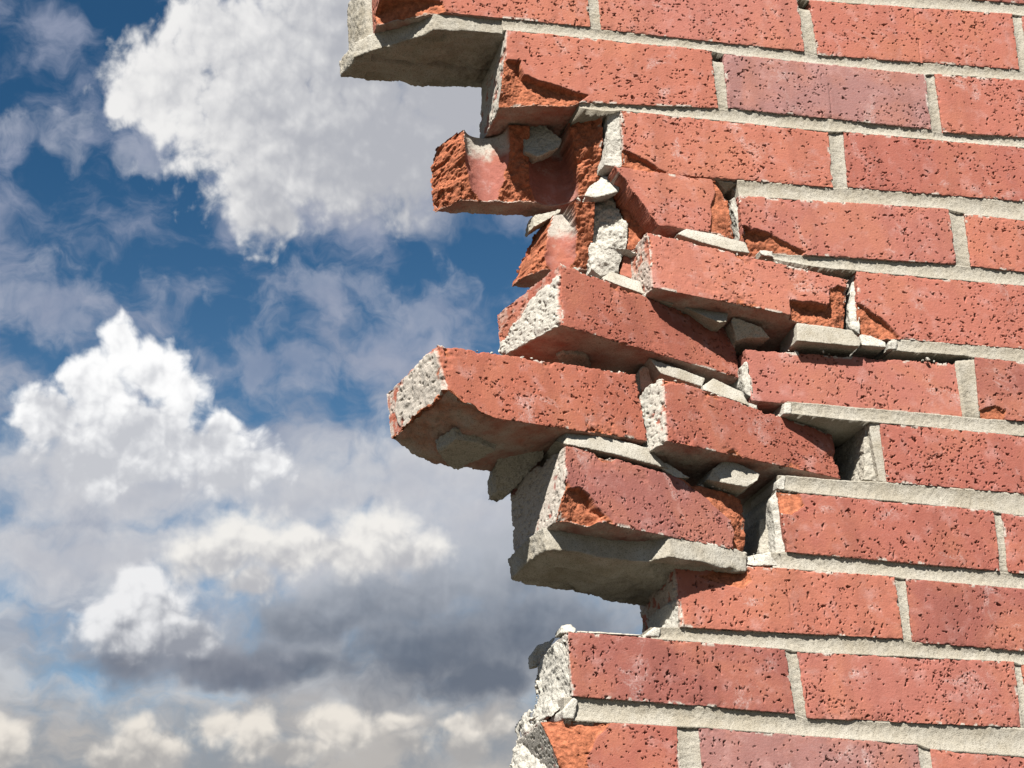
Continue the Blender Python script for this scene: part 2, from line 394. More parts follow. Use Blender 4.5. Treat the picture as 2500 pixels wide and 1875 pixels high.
def brick_mesh(name, C8, parent, seed, res=0.62, ysteps=None, chips=(), hfun=None, zfun=None,
               pits=0.040, style=0.2, coat=None, rough=1.0, fresh_all=0.0, cutx=None, key=None, worn=0.0):
    """C8: corners (mm) in order FTL FTR FBR FBL BTL BTR BBR BBL"""
    C8 = np.asarray(C8, float); rng = np.random.default_rng(seed)
    L = np.linalg.norm(C8[1] - C8[0]); H = np.linalg.norm(C8[3] - C8[0]); D = np.linalg.norm(C8[4] - C8[0])
    nx = max(4, round(L / res)); nz = max(4, round(H / res))
    if ysteps is None: ysteps = np.linspace(0, D, max(4, round(D / 1.1)) + 1)
    yb = np.asarray(ysteps, float); yb = yb / yb[-1]; ny = len(yb) - 1
    nid = lambda i, j, k: (i * (ny + 1) + j) * (nz + 1) + k
    I, J, K = np.arange(nx + 1), np.arange(ny + 1), np.arange(nz + 1)
    quads = []
    def face(f, A, Bq, flip):
        a, b = np.meshgrid(A[:-1], Bq[:-1], indexing='ij'); a2, b2 = a + 1, b + 1
        q = np.stack([f(a, b), f(a2, b), f(a2, b2), f(a, b2)], -1).reshape(-1, 4)
        quads.append(q[:, ::-1] if flip else q)
    face(lambda a, b: nid(a, 0 * a, b), I, K, True)
    face(lambda a, b: nid(0 * a, a, b), J, K, False)
    face(lambda a, b: nid(0 * a + nx, a, b), J, K, True)
    face(lambda a, b: nid(a, b, 0 * a), I, J, False)
    face(lambda a, b: nid(a, b, 0 * a + nz), I, J, True)
    quads = np.concatenate(quads)
    back = np.concatenate([nid(I[:-1], ny, 0), nid(nx, ny, K[:-1]), nid(I[:0:-1], ny, nz), nid(0, ny, K[:0:-1])])
    ids, inv = np.unique(quads.ravel(), return_inverse=True)
    quads = inv.reshape(-1, 4); back = np.searchsorted(ids, back)[::-1]
    i = ids // ((ny + 1) * (nz + 1)); j = (ids // (nz + 1)) % (ny + 1); k = ids % (nz + 1)
    a = i / nx; b = yb[j]; c = k / nz
    q = np.stack([a * L, b * D, c * H], 1)          # rest position in mm
    ns = q + seed * 131.7
    # soft box normal
    e = lambda d: np.exp(-d / 1.3)
    lo = [e(q[:, 0]), e(q[:, 1]), e(q[:, 2])]; hi = [e(L - q[:, 0]), e(D - q[:, 1]), e(H - q[:, 2])]
    n = np.stack([hi[x] - lo[x] for x in range(3)], 1); n /= np.linalg.norm(n, axis=1, keepdims=True) + 1e-9
    edge = np.clip(sum(lo) + sum(hi) - 1.0, 0, 1)
    f1 = fbm(ns, 7.0, 3, seed); f2 = fbm(ns + 50, 34.0, 2, seed + 7); f3 = fbm(ns + 90, 1.7, 2, seed + 3)
    amt = rough * (0.05 * f3 + 0.06 * f1 + 0.25 * f2) + edge * (0.12 + 1.5 * np.clip(f1, 0, 1) + 0.7 * np.clip(f3, 0, 1))
    if worn:                                     # knocked arrises
        e4 = lambda d: np.exp(-d / 4.5)
        wide = np.clip(sum(e4(q[:, x]) for x in range(3)) + sum(e4(s - q[:, x]) for x, s in enumerate((L, D, H))) - 0.95, 0, 1)
        kn = np.clip(fbm(ns + 210, 17.0, 4, seed + 91, .6) - 0.28, 0, 1)
        amt = amt + worn * wide * kn * 9.0
    p = q - n * amt[:, None]
    fresh = np.full(len(q), fresh_all)
    if worn: fresh = np.maximum(fresh, sstep(.08, .16, wide * kn) * (worn > .5))
    ct = np.zeros(len(q))
    # pits: front, and sparser ones on the ends
    g = splat_pits(nx, nz, L, H, rng, pits, style)
    front = (j == 0)
    p[front, 1] += g[i[front], k[front]]
    dm = np.minimum(np.minimum(q[:, 0], L - q[:, 0]), np.minimum(q[:, 2], H - q[:, 2]))
    sm = sstep(.22, .5, fbm(ns + 140, 15.0, 5, seed + 71, .62)) * np.exp(-dm / 2.6) * front     # mortar smeared over the arris
    ct = np.maximum(ct, .85 * sstep(.25, .6, sm))
    endm = (i == 0) & (j > 0)
    if endm.any():
        t = fbm(ns[endm] * [1, 1, 1.0] + 33, 2.6, 2, seed + 21)
        p[endm, 0] += 1.6 * sstep(0.42, 0.75, t)
    und = (k == nz) & (j > 0)
    if und.any():
        t = fbm(ns[und] + 71, 5.0, 3, seed + 27)
        ct[und] = np.clip(0.42 + 0.5 * fbm(ns[und] + 13, 22.0, 4, seed + 33), 0.08, .85)
        p[und, 2] -= 0.9 * sstep(0.25, 0.8, t) + 0.5 * fbm(ns[und] + 5, 3.0, 2, seed + 29)
    for pl in DATA['grooves'].get(key, ()):      # creases left by the die
        xs = np.interp(q[:, 2], [v * H for u, v in pl], [u * L for u, v in pl]); z0, z1 = pl[0][1] * H, pl[-1][1] * H
        on = front & (q[:, 2] >= z0) & (q[:, 2] <= z1)
        p[on, 1] += 1.5 * np.exp(-((q[on, 0] - xs[on] + .8 * f1[on]) / .6) ** 2)
    # broken-off areas as depth fields seen from the front
    Hd = np.zeros(len(q))
    if len(chips) or hfun:
        wx = q[:, 0] + 1.3 * fbm(ns + 11, 9.0, 3, seed + 31); wz = q[:, 2] + 1.3 * fbm(ns + 23, 9.0, 3, seed + 37)
        r1 = fbm(np.stack([q[:, 0], 0 * a, q[:, 2]], 1) + seed * 31, 13.0, 6, seed + 41, 0.69)
        for poly in chips:
            P = [(u * L, v * H, d) for u, v, d in poly]
            sd = inside(P, wx, wz)
            num = 0; den = 0
            for x0, z0, d0 in P:
                ww = 1.0 / ((wx - x0) ** 2 + (wz - z0) ** 2 + 6.0) ** 1.3
                num = num + ww * d0; den = den + ww
            dep = num / den
            h = np.where(sd > 0, np.maximum(0.35, (dep + 2.6 * r1 * np.minimum(1, dep / 5)) * sstep(-0.5, 1.6, sd)), 0)
            Hd = np.maximum(Hd, np.minimum(h, D - 4)); fresh = np.maximum(fresh, (sd > 0.15) * 1.0)
        if hfun:
            h, fz, cz = hfun(wx, wz, r1)
            hit = h > Hd; Hd = np.maximum(Hd, np.minimum(h, D - 0.4)); fresh = np.where(h > 0.5, fz, fresh); ct = np.maximum(ct, cz)
        fresh = np.where(q[:, 1] > Hd + 1.2, fresh_all, fresh)
        p[:, 1] = np.where(Hd > 0, np.maximum(p[:, 1], Hd), p[:, 1])
    if zfun is not None:
        zc, fz = zfun(q[:, 0], q[:, 1], fbm(ns + 61, 9.0, 4, seed + 51))
        lim = H - zc
        hit = p[:, 2] > lim
        p[:, 2] = np.where(hit, lim, p[:, 2]); fresh = np.where(hit & (zc > .6), np.maximum(fresh, fz), fresh)
    if coat is not None:
        ct2, dsp = coat(q, i == 0, L, D, H, ns, seed)
        ct = np.maximum(ct, ct2 * (1 - np.clip(fresh, 0, 1)))
        p[:, 0] -= np.where(i == 0, dsp, 0)
    if cutx is not None:                         # snapped left end
        rr = fbm(np.stack([0 * a, 0.5 * q[:, 1], q[:, 2]], 1) + seed * 9.1, 14.0, 5, seed + 61, .65)
        p[:, 0] = np.maximum(p[:, 0], cutx(q[:, 2], rr) + 0.02 * q[:, 0])
    if hfun:
        thin = (Hd >= D - 1.5)
        quads = quads[~thin[quads].all(1)]
    # trilinear map into the corners
    A, Bc, Cc = p[:, 0:1] / L, p[:, 1:2] / D, p[:, 2:3] / H
    W = (C8[0] * (1 - A) * (1 - Bc) * (1 - Cc) + C8[1] * A * (1 - Bc) * (1 - Cc) + C8[2] * A * (1 - Bc) * Cc + C8[3] * (1 - A) * (1 - Bc) * Cc
         + C8[4] * (1 - A) * Bc * (1 - Cc) + C8[5] * A * Bc * (1 - Cc) + C8[6] * A * Bc * Cc + C8[7] * (1 - A) * Bc * Cc)
    return mesh_from(name, world(W), quads, parent, {'fresh': fresh, 'coat': ct}, ngons=[back])

def coat_full(amount, dy0=0, dy1=999, cover=0.0, grain=1.4):
    """mortar sticking to a brick's left end: amount 0..1, between two depths"""
    def f(q, left, L, D, H, ns, seed):
        t = fbm(ns + 300, 9.0, 4, seed + 77) + cover
        msk = left * sstep(-0.25, 0.15, t) * sstep(dy0 - 3, dy0 + 3, q[:, 1]) * (1 - sstep(dy1 - 4, dy1 + 4, q[:, 1]))
        return msk * amount, msk * grain * (0.7 + 0.55 * fbm(ns + 400, 8.0, 5, seed + 78, .6))
    return f

def coat_patch(poly, amount=1.0, grain=1.6, thin=0.35):
    """mortar patch on the left end: polygon in (depth mm, height mm from top); a thin smear elsewhere"""
    def f(q, left, L, D, H, ns, seed):
        sd = inside(poly, q[:, 1] + 4 * fbm(ns + 310, 8.0, 4, seed + 7), q[:, 2] + 4 * fbm(ns + 350, 8.0, 4, seed + 8))
        m1 = left * sstep(-1.5, 1.0, sd)
        m2 = left * thin * sstep(0.0, 0.5, fbm(ns + 500, 6.0, 4, seed + 9) + .12)
        return np.maximum(m1 * amount, m2), m1 * grain * (1.0 + 0.6 * fbm(ns + 400, 8.0, 5, seed + 78, .6))
    return f

def quad8(q4, dy=0.0, D=92.0):
    f = [np.array([x, y + dy, z], float) for x, y, z in q4]
    return f + [v + np.array([0, D, 0]) for v in f]

# ------------------------------------------------------------------ mortar joints
def prof(t, rec):
    """tooled joint: depth behind the brick face for t = 0 (bottom) .. 1 (top)"""
    return 0.75 + 0.55 * rec * (1 - (2 * np.clip(t, 0, 1) - 1) ** 2) + 0.30 * rec * t

def strip_mesh(name, parent, P0, P1, rec, seed, res=0.85, depth=88.0, vertical=False):
    """joint between two edge polylines (n,2) sampled alike: P0 lower/left, P1 upper/right, in wall mm"""
    n = len(P0); nt = 15
    t = np.linspace(0, 1, nt)
    P0 = P0[:, None, :]; P1 = P1[:, None, :]
    xz = P0 + (P1 - P0) * t[None, :, None]
    pr = prof(t, rec) if not vertical else rec * (0.45 + 0.55 * np.sin(np.pi * t)) + 0.4
    pr = np.broadcast_to(pr, xz.shape[:2]).copy()
    if vertical:
        e = np.minimum(np.arange(n), np.arange(n)[::-1]) / n; pr += (2.6 * np.exp(-e / 0.035))[:, None]
    pts = np.stack([xz[..., 0], pr, xz[..., 1]], -1).reshape(-1, 3)
    ns = pts + seed * 57.1
    slow = fbm(ns * [1, 0, 0.3], 40.0, 3, seed); f = fbm(ns, 3.2, 3, seed + 1); g = fbm(ns, 1.5, 2, seed + 2)
    pts[:, 1] += 0.7 * slow + 0.35 * f + 0.22 * g
    pts[:, 2] += 0.0 if vertical else 0
    bk = pts.reshape(n, nt, 3)[:, [0, -1]].copy(); bk[..., 1] = depth
    bk = bk.reshape(-1, 3)
    idx = np.arange(n * nt).reshape(n, nt); bi = n * nt + np.arange(n * 2).reshape(n, 2)
    q = [np.stack([idx[:-1, :-1], idx[1:, :-1], idx[1:, 1:], idx[:-1, 1:]], -1).reshape(-1, 4),
         np.stack([bi[:-1, 0], bi[1:, 0], idx[1:, 0], idx[:-1, 0]], -1),
         np.stack([idx[:-1, -1], idx[1:, -1], bi[1:, 1], bi[:-1, 1]], -1),
         np.stack([bi[:-1, 1], bi[1:, 1], bi[1:, 0], bi[:-1, 0]], -1)]
    ends = [np.concatenate([idx[0, ::-1], bi[0]])[::-1], np.concatenate([idx[-1], bi[-1, ::-1]])[::-1]]
    fresh = np.clip(0.12 + 0.25 * slow, 0, 1)
    V = np.concatenate([pts, bk]); fr = np.concatenate([fresh, np.full(len(bk), .2)])
    if vertical: q = [x[:, ::-1] for x in q]; ends = [x[::-1] for x in ends]
    return mesh_from(name, world(V), np.concatenate(q), parent, {'fresh': fr}, ngons=ends)

